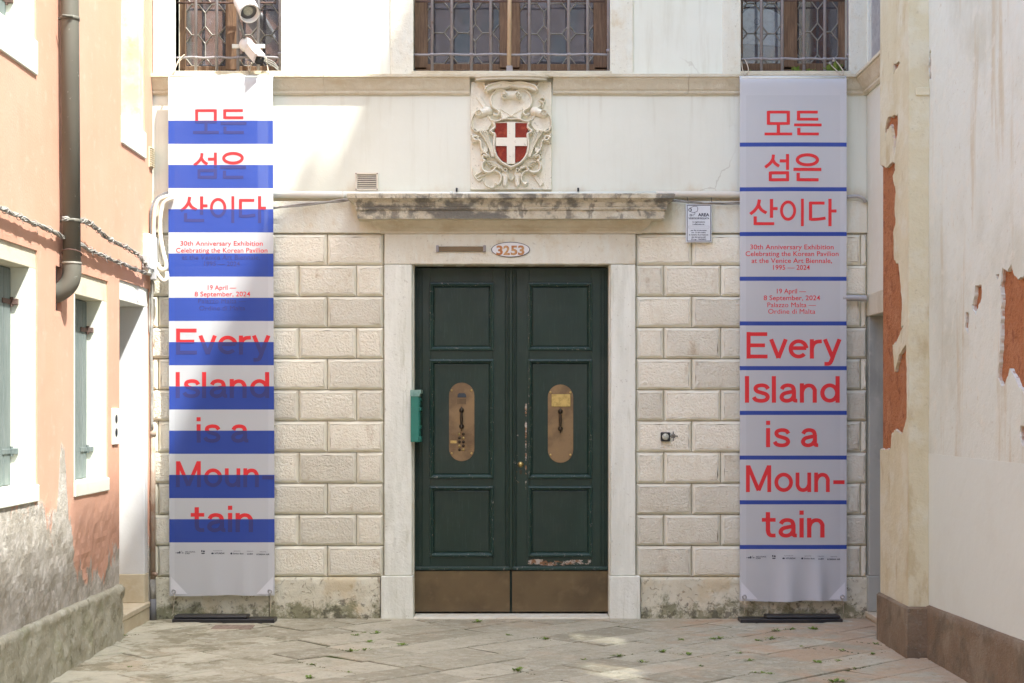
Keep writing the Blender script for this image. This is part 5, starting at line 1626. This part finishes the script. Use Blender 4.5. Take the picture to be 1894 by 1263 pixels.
# house number
Nb = empty('house_number', (X(944.5), YJ, Z(477))); tag(Nb, 'oval white enamel plate reading 3253 on the stone lintel', 'house number')
o_ = lambda k: [(X(944.5) + X(947 + 35.5 * k) * math.cos(t), Z(463) + (13.8 * k / SURV) * math.sin(t)) for t in [2 * math.pi * i / 48 for i in range(48)]]
o_ = lambda du, dv: [(X(944.5) + du / SURV * math.cos(t), Z(463.2) + dv / SURV * math.sin(t)) for t in [2 * math.pi * i / 48 for i in range(48)]]
m = MB(); m.prism(o_(35.6, 14), YJ - .008, YJ + .004); m.build('rim', 'enamel_rim', Nb)
m = MB(); m.prism(o_(34.4, 12.9), YJ - .0105, YJ - .007); m.build('plate', 'enamel_white', Nb)
for ch, a, b in (('3', 918, 930), ('2', 931, 943), ('5', 944.5, 957), ('3', 958, 970)):
    fitted(Nb, 'numeral', ch, a, b, 470.8, 16.3, YJ - .0125, 'number_ochre', .035)
# metal strip left of it
Fx = empty('lintel_strip', (X(853), YJ, Z(468))); tag(Fx, 'dull bronze strip held by two grey end clips on the lintel', 'metal strip')
m = MB(); m.box(X(810), X(896), YJ - .016, YJ + .003, Z(466.8), Z(457.6), .002); m.build('strip', 'dull_brass', Fx)
for a, b in ((807.5, 812.5), (894, 899)):
    m = MB(); m.box(X(a), X(b), YJ - .026, YJ + .003, Z(468), Z(455.6), .003); m.build('clip', 'iron_grey', Fx)
# warning sign
Sg = empty('warning_sign', (X(1292.5), -.075, Z(448))); tag(Sg, 'small white plate reading AREA VIDEOSORVEGLIATA wired under the grey cables', 'sign')
ys = -.085
m = MB(); m.box(X(1268.5, ys), X(1316.5, ys), ys, ys + .012, Z(448.4, ys), Z(377, ys), .005); m.build('plate', 'sign_white', Sg)
m = MB(); ring(m, X(1270.6, ys), X(1314.6, ys), Z(446.2, ys), Z(379.2, ys), [(0, ys - .0008), (.0045, ys - .0008)]); m.build('border', 'sign_ink', Sg)
yt = ys - .001
fitted(Sg, 'lettering', 'AREA', 1291, 1312, 399.8, 5.6, yt, 'sign_ink', .035)
fitted(Sg, 'lettering', 'VIDEOSORVEGLIATA', 1273.4, 1312, 405.3, 3.2, yt, 'sign_ink', .03)
for s_, a, b, v in (('la registrazione', 1281, 1304, 411.4), ('è effettuata da:', 1281, 1303, 415.7), ('per fini di sicurezza', 1277.6, 1307, 427), ('art. 13 del codice', 1279, 1305, 431), ('in materia di protezione', 1274.4, 1310, 435.2), ('dei dati personali', 1279, 1305, 439.4), ('(D.Lgs. 196/2003)', 1278.4, 1306, 443.6)):
    fitted(Sg, 'lettering', s_, a, b, v, 2.4, yt, 'sign_ink', .03)
m = MB(); ring(m, X(1273.4, ys), X(1311.6, ys), Z(422, ys), Z(417.8, ys), [(0, yt), (.0012, yt)]); m.build('lettering_box', 'sign_ink_pale', Sg)
def ink_line(pts, wd, closed=False):
    mb = MB(); q = [(X(u, ys), Z(v, ys)) for u, v in pts]
    for L, Rr in strips([q + ([q[0]] if closed else [])], wd / SURV):
        V2 = []
        for a, c_ in zip(L, Rr): V2 += [(a.x, yt, a.y), (c_.x, yt, c_.y)]
        mb.add(V2, [(2 * i, 2 * i + 1, 2 * i + 3, 2 * i + 2) for i in range(len(L) - 1)])
    return mb
mb = ink_line([(1277.5, 384), (1283, 381.4), (1289, 381.6), (1290.8, 386), (1289.5, 391), (1283, 393.2), (1278, 392)], .9, True)
for mm in (ink_line(ell(1276.4, 388, 2.6, 2.9, 0, 360, 14), 1.1), ink_line([(1285, 393), (1285.5, 395), (1283, 397.5), (1279.5, 398)], .8), ink_line(ell(1277.6, 397.8, 1.6, 1.7, 0, 360, 12), .9)):
    mb.add(mm.v, mm.f)
mb.build('camera_drawing', 'sign_ink', Sg)
for u in (1270.5, 1314.5):
    m = MB(); m.tube([(X(u), -.081, Z(379)), (X(u - .5), -.072, Z(372)), (X(u - 1), -.06, Z(367))], .0025, 5); m.build('wire', 'black_plastic', Sg)
# door bell camera with its perforated speaker cross
Db = empty('doorbell', (X(1232), YB, Z(816))); tag(Db, 'square black doorbell with round lens beside a cross of drilled holes', 'doorbell')
m = MB(); m.box(X(1220.5), X(1238), YB - .034, YB + .004, Z(816), Z(799), .006); m.build('housing', 'black_plastic', Db)
m = MB(); m.lathe((X(1229), YB - .033, Z(807.3)), (0, -1, 0), [(0, .026), (.003, .026), (.006, .022), (.010, .014), (.012, .001)], 18); m.build('lens', 'lens_dome', Db, True)
for i, j in ((0, -3), (0, -2), (-1, -1), (0, -1), (1, -1), (-1, 0), (0, 0), (1, 0), (2, 0), (3, 0), (-2, 0), (-1, 1), (0, 1), (1, 1), (0, 2), (0, 3)):
    m = MB(); m.lathe((X(1244 + i * 2.5), YB - .004, Z(806.3 + j * 2.5)), (0, -1, 0), [(0, .0042), (.004, .0042), (.0042, .0005)], 7); m.build('speaker_hole', 'black_plastic', Db)
# mailbox in the door reveal
Mb = empty('mailbox', (X(770), -.03, Z(817))); tag(Mb, 'narrow teal green metal mailbox fixed inside the left door jamb', 'mailbox')
m = MB(); m.box(X(761.2), X(776.5), -.115, -.064, Z(817), Z(732), .004); m.box(X(764), X(776.5), -.066, .09, Z(816.6), Z(732.4), .003); m.build('body', 'teal_paint', Mb)
m = MB(); m.prism([(X(760.6), Z(733)), (X(778), Z(733)), (X(778), Z(729)), (X(780.5), Z(727)), (X(780.5), Z(721)), (X(760.6), Z(721.6))], -.122, .09); m.build('lid', 'teal_faded', Mb)
for a, b, c_ in ((735, 742, 779.5), (742, 752, 778.4), (752, 760, 780), (760, 786, 778), (786, 793, 779.4), (793, 806, 777.8), (806, 817, 780)):
    m = MB(); m.box(X(775.8), X(c_), -.10, .08, Z(b), Z(a + .6), .004); m.build('front_relief', 'teal_paint', Mb)

# ------------------------------------------------------------------ pipes and cables
def thing_mesh(mb, name, mat, label, cat, smooth=True, group=None):
    o = mb.build(name, mat, None, smooth); tag(o, label, cat, group); return o
def rib_tube(mb, pts, r, pitch=.009, amp=.0022, n=10):
    s = smooth_path(pts, 12)
    L = [0]
    for a, b in zip(s[:-1], s[1:]): L.append(L[-1] + (b - a).length)
    out = []; rr = []
    d = 0; i = 0; k = 0
    while d < L[-1]:
        while i < len(L) - 2 and L[i + 1] < d: i += 1
        t = (d - L[i]) / max(1e-9, L[i + 1] - L[i])
        out.append(s[i].lerp(s[i + 1], t)); rr.append(r + (amp if k % 2 else -amp)); d += pitch / 2; k += 1
    mb.tube(out, rr, n)
yc = -.036
Pi = empty('plastic_conduit', (X(860), yc, Z(368))); tag(Pi, 'straight white plastic conduit running along the wall above the door cornice', 'pipe')
m = MB(); m.tube([(X(470, yc), yc, Z(359.2, yc)), (X(640, yc), yc, Z(360.4, yc)), (X(900, yc), yc, Z(361.5, yc)), (X(1219, yc), yc, Z(360, yc))], .0275, 14); m.build('tube', 'white_plastic', Pi, True)
for u in (636, 835, 1036):
    m = MB(); m.tube([(X(u, yc) - .012, yc, Z(361, yc)), (X(u, yc) + .012, yc, Z(361, yc))], .031, 14); m.build('coupling', 'white_plastic', Pi, True)
for u, v in ((845, 352), (1069, 352)):
    m = MB(); m.box(X(u) - .006, X(u) + .006, -.07, .0, Z(v + 4), Z(v - 1), .003); m.tube([(X(u), -.035, Z(v - 3.5)), (X(u), -.035, Z(v + 2))], .008, 8); m.build('clip', 'black_plastic', Pi)
m = MB(); rib_tube(m, [(X(1214, yc), yc - .002, Z(359.5, yc)), (X(1300, yc), yc, Z(359.8, yc)), (X(1370, yc), yc, Z(360.5, yc)), (X(1470, yc), yc, Z(362)), (X(1560), yc, Z(365))], .028, .0085)
thing_mesh(m, 'corrugated_conduit', 'beige_plastic', 'ribbed beige conduit continuing the white pipe behind the lilac grey banner', 'pipe')
m = MB(); rnd = random.Random(9)
for i in range(5):
    off = lambda: rnd.uniform(-2.6, 2.6)
    pts = [(505, 385), (560, 379), (600, 375), (632, 370.5), (700, 365.5), (800, 366), (900, 364 + (i - 2)), (1000, 367), (1100, 364.5), (1200, 367.5), (1246, 371), (1290, 374), (1330, 376), (1372, 375.5), (1440, 374)]
    pts = [(X(u, -.085), -.088 + rnd.uniform(-.006, .006), Z(v + off() * .8, -.085)) for u, v in pts]
    m.tube(smooth_path(pts, 6), rnd.choice((.0045, .006, .007)), 6)
thing_mesh(m, 'grey_cable_run', 'cable_grey', 'loose grey cables strapped below the white conduit across the facade', 'cable')
# right end loop and the grey ribbed stub
m = MB(); rib_tube(m, [P3(1540, 368, -.07), P3(1566, 364, -.075), P3(1585, 363, -.075), P3(1596, 367, -.07), P3(1601, 374, -.06)], .014, .007, .0012)
thing_mesh(m, 'conduit_bend', 'grey_plastic', 'thin grey conduit bending down above the corner stone by the right house', 'pipe')
m = MB(); rib_tube(m, [P3(1558, 551, -.10), P3(1585, 551, -.10), P3(1603, 552, -.10)], .024, .009, .0018)
thing_mesh(m, 'conduit_stub', 'grey_plastic', 'short grey ribbed conduit crossing from banner to side doorway', 'pipe')
# flexible conduits hanging in the left corner
crn = lambda zx, zy, y: P3(240 + zx / 4.078, 330 + zy / 4.078, y)
m = MB(); rib_tube(m, [crn(330, 128, -.12), crn(270, 140, -.13), (crn(215, 170, -.14)), crn(188, 240, -.15), crn(180, 330, -.15), crn(184, 430, -.15), crn(205, 520, -.14), crn(228, 610, -.13), crn(240, 660, -.13)], .017, .008, .0014)
thing_mesh(m, 'ribbed_hose', 'beige_plastic', 'ribbed cream conduit dropping behind the junction box in the corner', 'pipe')
m = MB(); m.tube(smooth_path([crn(330, 150, -.15), crn(285, 165, -.16), crn(248, 205, -.16), crn(230, 300, -.17), crn(232, 430, -.17), crn(252, 550, -.17), crn(274, 640, -.17), crn(268, 682, -.17), crn(240, 688, -.17), crn(205, 640, -.17)], 8), .0165, 10)
thing_mesh(m, 'smooth_hose', 'beige_plastic', 'smooth cream conduit hanging in a long loop beside the striped banner', 'pipe')
m = MB(); rib_tube(m, [crn(190, 690, -.18), crn(220, 740, -.18), crn(255, 772, -.18), crn(280, 750, -.17), crn(276, 705, -.16)], .017, .008, .0014)
thing_mesh(m, 'hose_loop', 'beige_plastic', 'short ribbed cream conduit loop under the junction box', 'pipe')
m = MB()
for i in range(5):
    q = [crn(330 + 2 * i, 95 + 7 * i, -.10), crn(270, 105 + 6 * i, -.12), crn(205 + 3 * i, 140, -.13), crn(172 + 3 * i, 185, -.14), crn(156 + 3 * i, 250, -.15), crn(154 + 3 * i, 330, -.15), crn(158 + 3 * i, 425, -.15)]
    m.tube(smooth_path(q, 6), .005, 6)
thing_mesh(m, 'corner_cables', 'cable_dark', 'dark cables arching round the corner above the cream conduits', 'cable')
# junction box
Jb = empty('junction_box', (XW + .03, -.2, 2.6)); tag(Jb, 'pale grey plastic junction box with cables entering beside the corner of the orange wall', 'junction box')
m = MB(); m.box(XW - .005, XW + .052, -.34, -.09, Z(507, -.3), Z(432.5, -.3), .008); m.build('box', 'white_plastic', Jb)
m = MB(); m.box(XW + .05, XW + .068, -.335, -.10, Z(498, -.3), Z(436, -.3), .006); m.build('lid', 'sign_white', Jb)
m = MB(); m.box(XW + .0, XW + .05, -.352, -.335, Z(500, -.3), Z(446, -.3), .005); m.build('cover', 'camera_white', Jb)
m = MB(); m.box(XW + .005, XW + .055, -.40, -.30, Z(497, -.35), Z(472, -.35), .008); m.build('terminal', 'grey_plastic', Jb)
m = MB(); m.box(XW + .03, XW + .075, -.24, -.20, Z(518, -.2), Z(500, -.2), .006); m.build('gland', 'grey_plastic', Jb)
# thin conduit and old drain pipe in the corner
m = MB(); m.tube(smooth_path([P3(281, 515, -.16), P3(281, 560, -.15), P3(281, 600, -.15), P3(279, 640, -.14), P3(281, 700, -.13), P3(281, 796, -.12)], 5), .012, 8); m.tube(smooth_path([P3(277, 540, -.16), P3(276, 600, -.15), P3(279, 618, -.15), P3(283, 622, -.14)], 5), .006, 6)
thing_mesh(m, 'thin_conduit', 'cable_grey', 'thin grey conduit dropping from the junction box down the corner', 'pipe')
Dr = empty('drain_pipe', (X(282), -.11, GZ)); tag(Dr, 'old rusty drain pipe with black foot standing in the corner by the striped banner', 'pipe')
xd = X(283, -.11)
m = MB(); m.tube([(xd, -.11, Z(1070)), (xd, -.11, Z(800))], .020, 12); m.build('tube', 'rust_pipe', Dr, True)
m = MB(); m.lathe((xd, -.11, Z(806)), (0, 0, 1), [(0, .021), (.002, .026), (.03, .026), (.045, .018), (.06, .004)], 12); m.build('cap', 'rust_pipe', Dr, True)
m = MB(); m.tube([(xd, -.11, Z(1105)), (xd, -.11, Z(1068))], .024, 12); m.build('sleeve', 'cable_grey', Dr, True)
m = MB(); m.tube([(xd, -.11, GZ - .01), (xd, -.11, Z(1104))], .026, 12); m.build('foot', 'cable_dark', Dr, True)
m = MB(); m.tube([(xd, -.11, Z(1058)), (xd + .035, -.16, Z(1058))], .016, 10); m.build('valve', 'rust_pipe', Dr, True)
# downpipe
Dp = empty('downpipe', (-2.73, -2.48, 2.2)); tag(Dp, 'olive grey round downpipe bending into the orange wall', 'downpipe')
axis = lambda z: -2.545 + (5.5 - z) / 3.0 * .075
xp = -2.728
m = MB(); pts = [(xp, axis(5.6), 5.6), (xp, axis(4), 4.0), (xp, axis(2.46), 2.46)]
m.tube(pts, .054, 20); m.build('tube', 'pipe_paint', Dp, True)
m = MB(); ya = axis(2.46); el = smooth_path([(xp, ya, 2.50), (xp, ya, 2.44), (xp - .012, ya, 2.385), (xp - .04, ya, 2.345), (xp - .085, ya, 2.315), (xp - .13, ya, 2.298)], 6); m.tube(el, .0575, 20); m.build('elbow', 'pipe_paint', Dp, True)
for z in (2.485, 2.462): pass
m = MB(); m.lathe((xp, ya, 2.492), (0, 0, 1), [(0, .0585), (.001, .0605), (.012, .0605), (.013, .0585)], 20); m.build('seam', 'lead', Dp, True)
for z, rr in ((4.005, .0585), (2.76, .0585)):
    m = MB(); m.lathe((xp, axis(z), z - .012), (0, 0, 1), [(0, .0545), (.001, rr), (.023, rr), (.024, .0545)], 20); m.tube([(xp + .03, axis(z) - .055, z), (xp - .02, axis(z) - .10, z - .004)], .008, 6); m.tube([(xp - .05, axis(z), z), (XW - .01, axis(z), z)], .008, 6); m.build('clamp', 'pipe_paint', Dp, True)
m = MB(); m.tube([(xp + .06 * math.cos(a), axis(2.56) + .06 * math.sin(a), 2.56 - .02 * math.sin(a)) for a in [2 * math.pi * i / 16 for i in range(17)]], .004, 5); m.build('wire', 'iron_rust', Dp)
def bundle(pts, xw, n, r0, label, seed, mat='cable_grey'):
    rnd = random.Random(seed)
    base = []
    for u, v in pts:
        y, z = on_side(u, v, xw); base.append((xw, y, z))
    s = smooth_path(base, 10)
    m = MB()
    for k in range(n):
        ph = rnd.uniform(0, 6.28); tw = rnd.choice((-1, 1)) * rnd.uniform(.35, .8); rr = rnd.uniform(.4, 1) * r0
        q = []
        for i, p in enumerate(s):
            a = ph + tw * i; w = noise.noise(Vector((i * .3, k * 3.1, seed))) * .008
            q.append(p + Vector((math.cos(a) * rr, 0, math.sin(a) * rr + w)))
        m.tube(q, rnd.choice((.0035, .0045, .0055)), 5)
    for i in range(4, len(s) - 2, 9):          # twisted ties
        p = s[i]; m.tube([p + Vector((math.cos(a) * (r0 + .006), .003 * math.sin(a * 2), math.sin(a) * (r0 + .006))) for a in [2 * math.pi * j / 10 for j in range(11)]], .0025, 4)
        m.tube([p + Vector((.01, 0, -r0)), p + Vector((.02, .01, -r0 - .02 - rnd.random() * .03))], .002, 4)
    return thing_mesh(m, 'cable_bundle', mat, label, 'cable')
bundle([(-40, 372), (0, 385), (30, 398), (60, 412), (90, 424), (122, 441), (147, 452), (175, 466), (205, 479), (235, 491), (270, 506)], -2.768, 8, .013, 'long sagging twisted cable bundle strung along the orange wall behind the downpipe', 3)
bundle([(118, 404), (148, 407), (165, 412), (180, 424), (205, 444), (235, 458), (258, 474), (270, 492)], -2.735, 9, .014, 'twisted cable bundle tied to the downpipe and leading to the junction box', 5)
# left wall fittings
ya_, _ = on_side(206.5, 790, XW); yb_, _ = on_side(217.5, 790, XW)
Ic = empty('entry_panel', (XW, ya_, 1.35)); tag(Ic, 'narrow white entry panel with two black buttons beside the side doorway', 'intercom')
m = MB(); m.box(XW - .004, XW + .012, ya_, yb_, 1.345, 1.60, .003); m.build('plate', 'white_plastic', Ic)
for z in (1.43, 1.525):
    m = MB(); m.lathe((XW + .011, (ya_ + yb_) / 2, z), (1, 0, 0), [(0, .03), (.003, .03), (.005, .022), (.0055, .001)], 14); m.build('button', 'black_plastic', Ic, True)
y1_, z1_ = on_side(279, 295, XW + .01)
Th = empty('small_vent', (XW, -.08, 3.4)); tag(Th, 'small upright louvred vent at the upper corner of the orange wall', 'vent')
for i in range(9):
    m = MB(); m.box(XW - .005, XW + .022, -.14, -.03, 3.47 + i * .017, 3.478 + i * .017, .002); m.build('slat', 'step_stone', Th)
m = MB(); m.box(XW - .006, XW + .006, -.15, -.02, 3.46, 3.62, .002); m.build('back', 'step_stone', Th)

# ------------------------------------------------------------------ security cameras
def frame_of(a, b):
    d = (Vector(b) - Vector(a)).normalized(); s = d.cross(Vector((0, 0, 1))).normalized(); u = s.cross(d)
    return d, s, u
c1 = empty('security_camera', P3(430, -20, -.2)); tag(c1, 'large white tubular security camera with round recessed lens on the window grille', 'camera')
A, B_ = Vector(P3(443, -10, .01)), Vector(P3(461.5, 25, -.235)); d, s_, u_ = frame_of(A, B_); L = (B_ - A).length
m = MB(); m.lathe(A, d, [(0, .03), (.01, .062), (.08, .066), (L * .35, .068), (L * .36, .074), (L - .03, .076), (L, .078), (L + .002, .068), (L - .05, .066), (L - .051, .02)], 28); m.build('tube', 'camera_white', c1, True)
m = MB(); m.lathe(A + d * (L - .052), d, [(0, .066), (.003, .066), (.004, .001)], 24); m.build('glass', 'cable_dark', c1, True)
m = MB(); m.lathe(A + d * (L - .05), d, [(0, .038), (.006, .038), (.010, .034), (.011, .001)], 20); m.build('lens', 'lens_dome', c1, True)
hood = []
for t in (L * .45, L + .012):
    for k in range(13):
        a = math.pi * k / 12
        hood.append(A + d * t + (s_ * math.cos(a) + u_ * math.sin(a)) * .084)
m = MB(); m.add(hood, [(k, k + 1, k + 14, k + 13) for k in range(12)]); m.add([h - (h - (A + d * (h - A).dot(d))).normalized() * .004 for h in hood], [(k, k + 13, k + 14, k + 1) for k in range(12)]); m.build('sun_hood', 'camera_white', c1, True)
m = MB(); m.tube([A + d * .05, P3(436, -40, .03)], .02, 8); m.build('bracket', 'camera_white', c1, True)
m = MB()
for k in range(3): m.tube(smooth_path([P3(441 + k, 40, -.2), P3(447 + k * 1.5, 58, -.12), P3(453 + k * 1.2, 78, -.03)], 5), .005, 6)
m.build('lead', 'cable_dark', c1, True)
c2 = empty('bullet_camera', P3(456, 84, -.05)); tag(c2, 'small white box shaped security camera with black front and round base', 'camera')
A, B_ = Vector(P3(460, 88, -.02)), Vector(P3(480, 111, -.185)); d, s_, u_ = frame_of(A, B_); L = (B_ - A).length
m = MB(); m.lathe(Vector(P3(455, 83, -.005)), (Vector((.3, -1, -.25))), [(0, .055), (.02, .057), (.05, .052), (.07, .035), (.078, .001)], 24); m.build('base', 'camera_white', c2, True)
def obox(a, d, s, u, l0, l1, w, h, taper=1.0, bev=.006):
    bm = bmesh.new(); bmesh.ops.create_cube(bm, size=1)
    bmesh.ops.bevel(bm, geom=list(bm.edges), offset=.12, segments=2, affect='EDGES')
    for v in bm.verts:
        c = v.co.copy(); v.co = Vector(a) + d * (l0 + (c.x + .5) * (l1 - l0)) + s * c.y * w + u * c.z * h
    bmesh.ops.recalc_face_normals(bm, faces=bm.faces)
    return bm
m = MB(); m.bm(obox(A, d, s_, u_, .0, L, .075, .078)); m.build('body', 'camera_white', c2)
m = MB(); m.bm(obox(A + u_ * .040, d, s_, u_, .0, L + .02, .082, .012)); m.build('sun_shield', 'camera_white', c2)
m = MB(); m.bm(obox(A, d, s_, u_, L - .01, L + .006, .066, .066)); m.build('front', 'black_plastic', c2)
m = MB(); m.bm(obox(A, d, s_, u_, L, L + .008, .040, .036)); m.build('lens', 'lens_glass', c2)
m = MB(); m.box(X(429), X(490), -.002, .012, Z(89), Z(81.5), .002); m.build('mounting_rail', 'white_plastic', c2)
m = MB()
for k in range(3): m.tube(smooth_path([P3(482, 104 + k * 2, -.2), P3(491, 108 + k * 3, -.1), P3(505, 114 + 4 * k, -.02), P3(515, 126 + 2 * k, .0)], 5), .0045, 6)
m.build('lead', 'cable_grey', c2, True)
# pale pole before the middle window
Pl = empty('wooden_pole', (X(941), -.0, Z(134))); tag(Pl, 'pale wooden pole standing upright in an iron socket before the middle window', 'pole')
m = MB(); m.tube([(X(941.6), .0, Z(126)), (X(944), .0, 5.6)], .0165, 12); m.build('shaft', 'pale_wood', Pl, True)
m = MB(); m.box(X(936.4), X(948.2), -.03, .03, Z(134), Z(122.5), .005); m.build('socket', 'iron_grey', Pl)
# something pale standing behind the right window
Cv = empty('pale_sheet', (X(1409), .28, Z(118))); tag(Cv, 'pale rounded cover with a ring emblem standing behind the leaded panes', 'cover')
yv = .30
pp = lambda l: [(X(u, yv), Z(v, yv)) for u, v in l]
m = MB(); m.prism(pp([(1370, 60), (1370, 30), (1378, 20), (1388, 13), (1400, 11), (1412, 15), (1426, 18), (1438, 24), (1448, 32), (1448, 60)]), yv, yv + .05); m.build('upper_panel', 'paper_white', Cv)
m = MB(); m.prism(pp([(1370, 80), (1370, 63), (1448, 65), (1448, 86)]), yv - .005, yv + .05); m.build('middle_panel', 'paper_white', Cv)
m = MB(); m.prism(pp([(1370, 128), (1370, 80.5), (1430, 85.5), (1448, 86.5), (1448, 128)]), yv + .004, yv + .05); m.build('lower_panel', 'paper_grey', Cv)
m = MB(); m.tube([(X(1400 + 5 * math.cos(a), yv), yv - .002, Z(40 + 5.5 * math.sin(a), yv)) for a in [2 * math.pi * i / 20 for i in range(21)]], .0018, 4); m.build('ring_emblem', 'sign_ink_pale', Cv)

# ------------------------------------------------------------------ small things on the ground
Mh = empty('drain_cover', (X(432, -.55), -.5, GZ)); tag(Mh, 'small rusty iron cover set in the paving before the striped banner', 'drain cover')
m = MB(); m.box(-2.23, -1.93, -.62, -.44, GZ - .02, GZ + .006, .002); m.build('plate', 'rust_iron', Mh)
for i in range(6):
    m = MB(); m.box(-2.20 + i * .045, -2.175 + i * .045, -.60, -.46, GZ + .004, GZ + .009, .001); m.build('bar', 'rust_iron', Mh)
def weed_mesh(seed, tall=1.0, n=26):
    rnd = random.Random(seed); V = []; F = []
    for i in range(n):
        a = rnd.uniform(0, 6.28); r = rnd.uniform(.0, .035); L = rnd.uniform(.015, .045); w = L * rnd.uniform(.2, .4)
        p = Vector((r * math.cos(a), r * math.sin(a) * .8, rnd.uniform(.0, .012)))
        dr = Vector((math.cos(a) * .7, math.sin(a) * .7, rnd.uniform(.3, 1.2) * tall)).normalized()
        sd = dr.cross(Vector((0, 0, 1))).normalized() * w
        b = len(V); mid = p + dr * L * .55 + Vector((0, 0, .004))
        V += [p, mid + sd, p + dr * L, mid - sd]; F.append((b, b + 1, b + 2, b + 3))
    me = bpy.data.meshes.new('weed'); me.from_pydata([tuple(v) for v in V], [], F); me.materials.append(MATS['leaf']); me.update()
    return me
WM = [weed_mesh(i, .5 + .25 * (i % 3), 16 + 6 * (i % 3)) for i in range(5)]
spots = [(a / 1.994, 1040 + b / 1.994) for a, b in ((455, 272), (480, 388), (1140, 430), (1365, 297), (1310, 272), (1340, 262), (1385, 265), (1485, 308), (1290, 408), (1350, 325), (1760, 223), (1155, 380), (1300, 330))]
spots += [(900 + a / 1.905, 1040 + b / 1.905) for a, b in ((820, 270), (800, 273), (685, 276), (960, 279), (1000, 271), (1070, 239), (1155, 239), (1110, 299), (1255, 313), (1360, 325), (1165, 356), (1240, 349), (1300, 376), (925, 349), (970, 393), (940, 391), (1000, 396), (620, 318), (460, 333), (345, 346), (755, 368), (890, 322), (1225, 423), (1250, 424), (210, 273), (1020, 244), (1370, 289), (80, 259), (110, 384), (550, 354), (705, 328))]
rnd = random.Random(12)
for u, v in spots:
    k = (EYE - GZ) * SURV / (v - 755); x = (u - 947) / SURV * k; y = DIST * (k - 1)
    if y > -.12: y = -.12
    o = bpy.data.objects.new('weed', rnd.choice(WM)); COL.objects.link(o)
    o.location = (x, y, GZ + .001); o.rotation_euler = (0, 0, rnd.uniform(0, 6)); s = rnd.uniform(.3, .75); o.scale = (s * 1.2, s * 1.2, s * .8)
    tag(o, 'small green weed sprouting from a joint of the paving', 'weed', 'weeds in the paving joints')
for u, s in ((1388, .5), (1403, .45), (1471, .9), (1476, .8), (1501, .8), (1535, 1.1), (1541, 1.3), (1548, 1.2), (1555, .7), (759.5, .7)):
    o = bpy.data.objects.new('sill_weed', rnd.choice(WM)); COL.objects.link(o)
    o.location = (X(u, .04), .045, WZ0 + .002); o.rotation_euler = (0, 0, rnd.uniform(0, 6)); o.scale = (s, s, s * 1.6)
    if u < 1000: tag(o, 'tiny green sprout at the foot of the middle window grille', 'weed')
    else: tag(o, 'green sprout growing on the sill behind the lilac grey banner', 'weed', 'sprouts on the right window sill')
# moss creeping along some joints
def moss():
    rnd = random.Random(21); m = MB()
    for u, v in spots:
        k = (EYE - GZ) * SURV / (v - 755); x = (u - 947) / SURV * k; y = min(-.15, DIST * (k - 1))
        a = R(43) if rnd.random() < .6 else R(133)
        for i in range(14):
            t = rnd.uniform(-.16, .16); px, py = x + t * math.cos(a) + rnd.uniform(-.006, .006), min(-.13, y + t * math.sin(a) + rnd.uniform(-.006, .006)); r = rnd.uniform(.004, .011)
            n = 6; V = [(px + r * math.cos(j * 1.047), py + r * math.sin(j * 1.047), GZ - .002) for j in range(n)] + [(px, py, GZ + .004)]
            m.add(V, [(j, (j + 1) % n, n) for j in range(n)])
    o = m.build('moss', 'moss'); o['kind'] = 'stuff'; o['label'] = 'dark green moss in the paving joints'; o['category'] = 'moss'
moss()

# ------------------------------------------------------------------ the house that closes the court opposite
oh = empty('brick_house', (0, -40, GZ)); tag(oh, 'plain dark brick house closing the court opposite the palazzo', 'building')
m = MB(); m.box(-14, 14, -46, -40, GZ - .05, 17.5); m.build('wall', 'opposite_brick', oh)
for i in range(6):
    for z in (1.0, 5.0, 9.0, 13.0):
        m = MB(); m.box(-9.5 + i * 3.5, -8.3 + i * 3.5, -40.0, -39.95, z, z + 1.9, .01); m.build('shutter', 'shutter_green', oh)
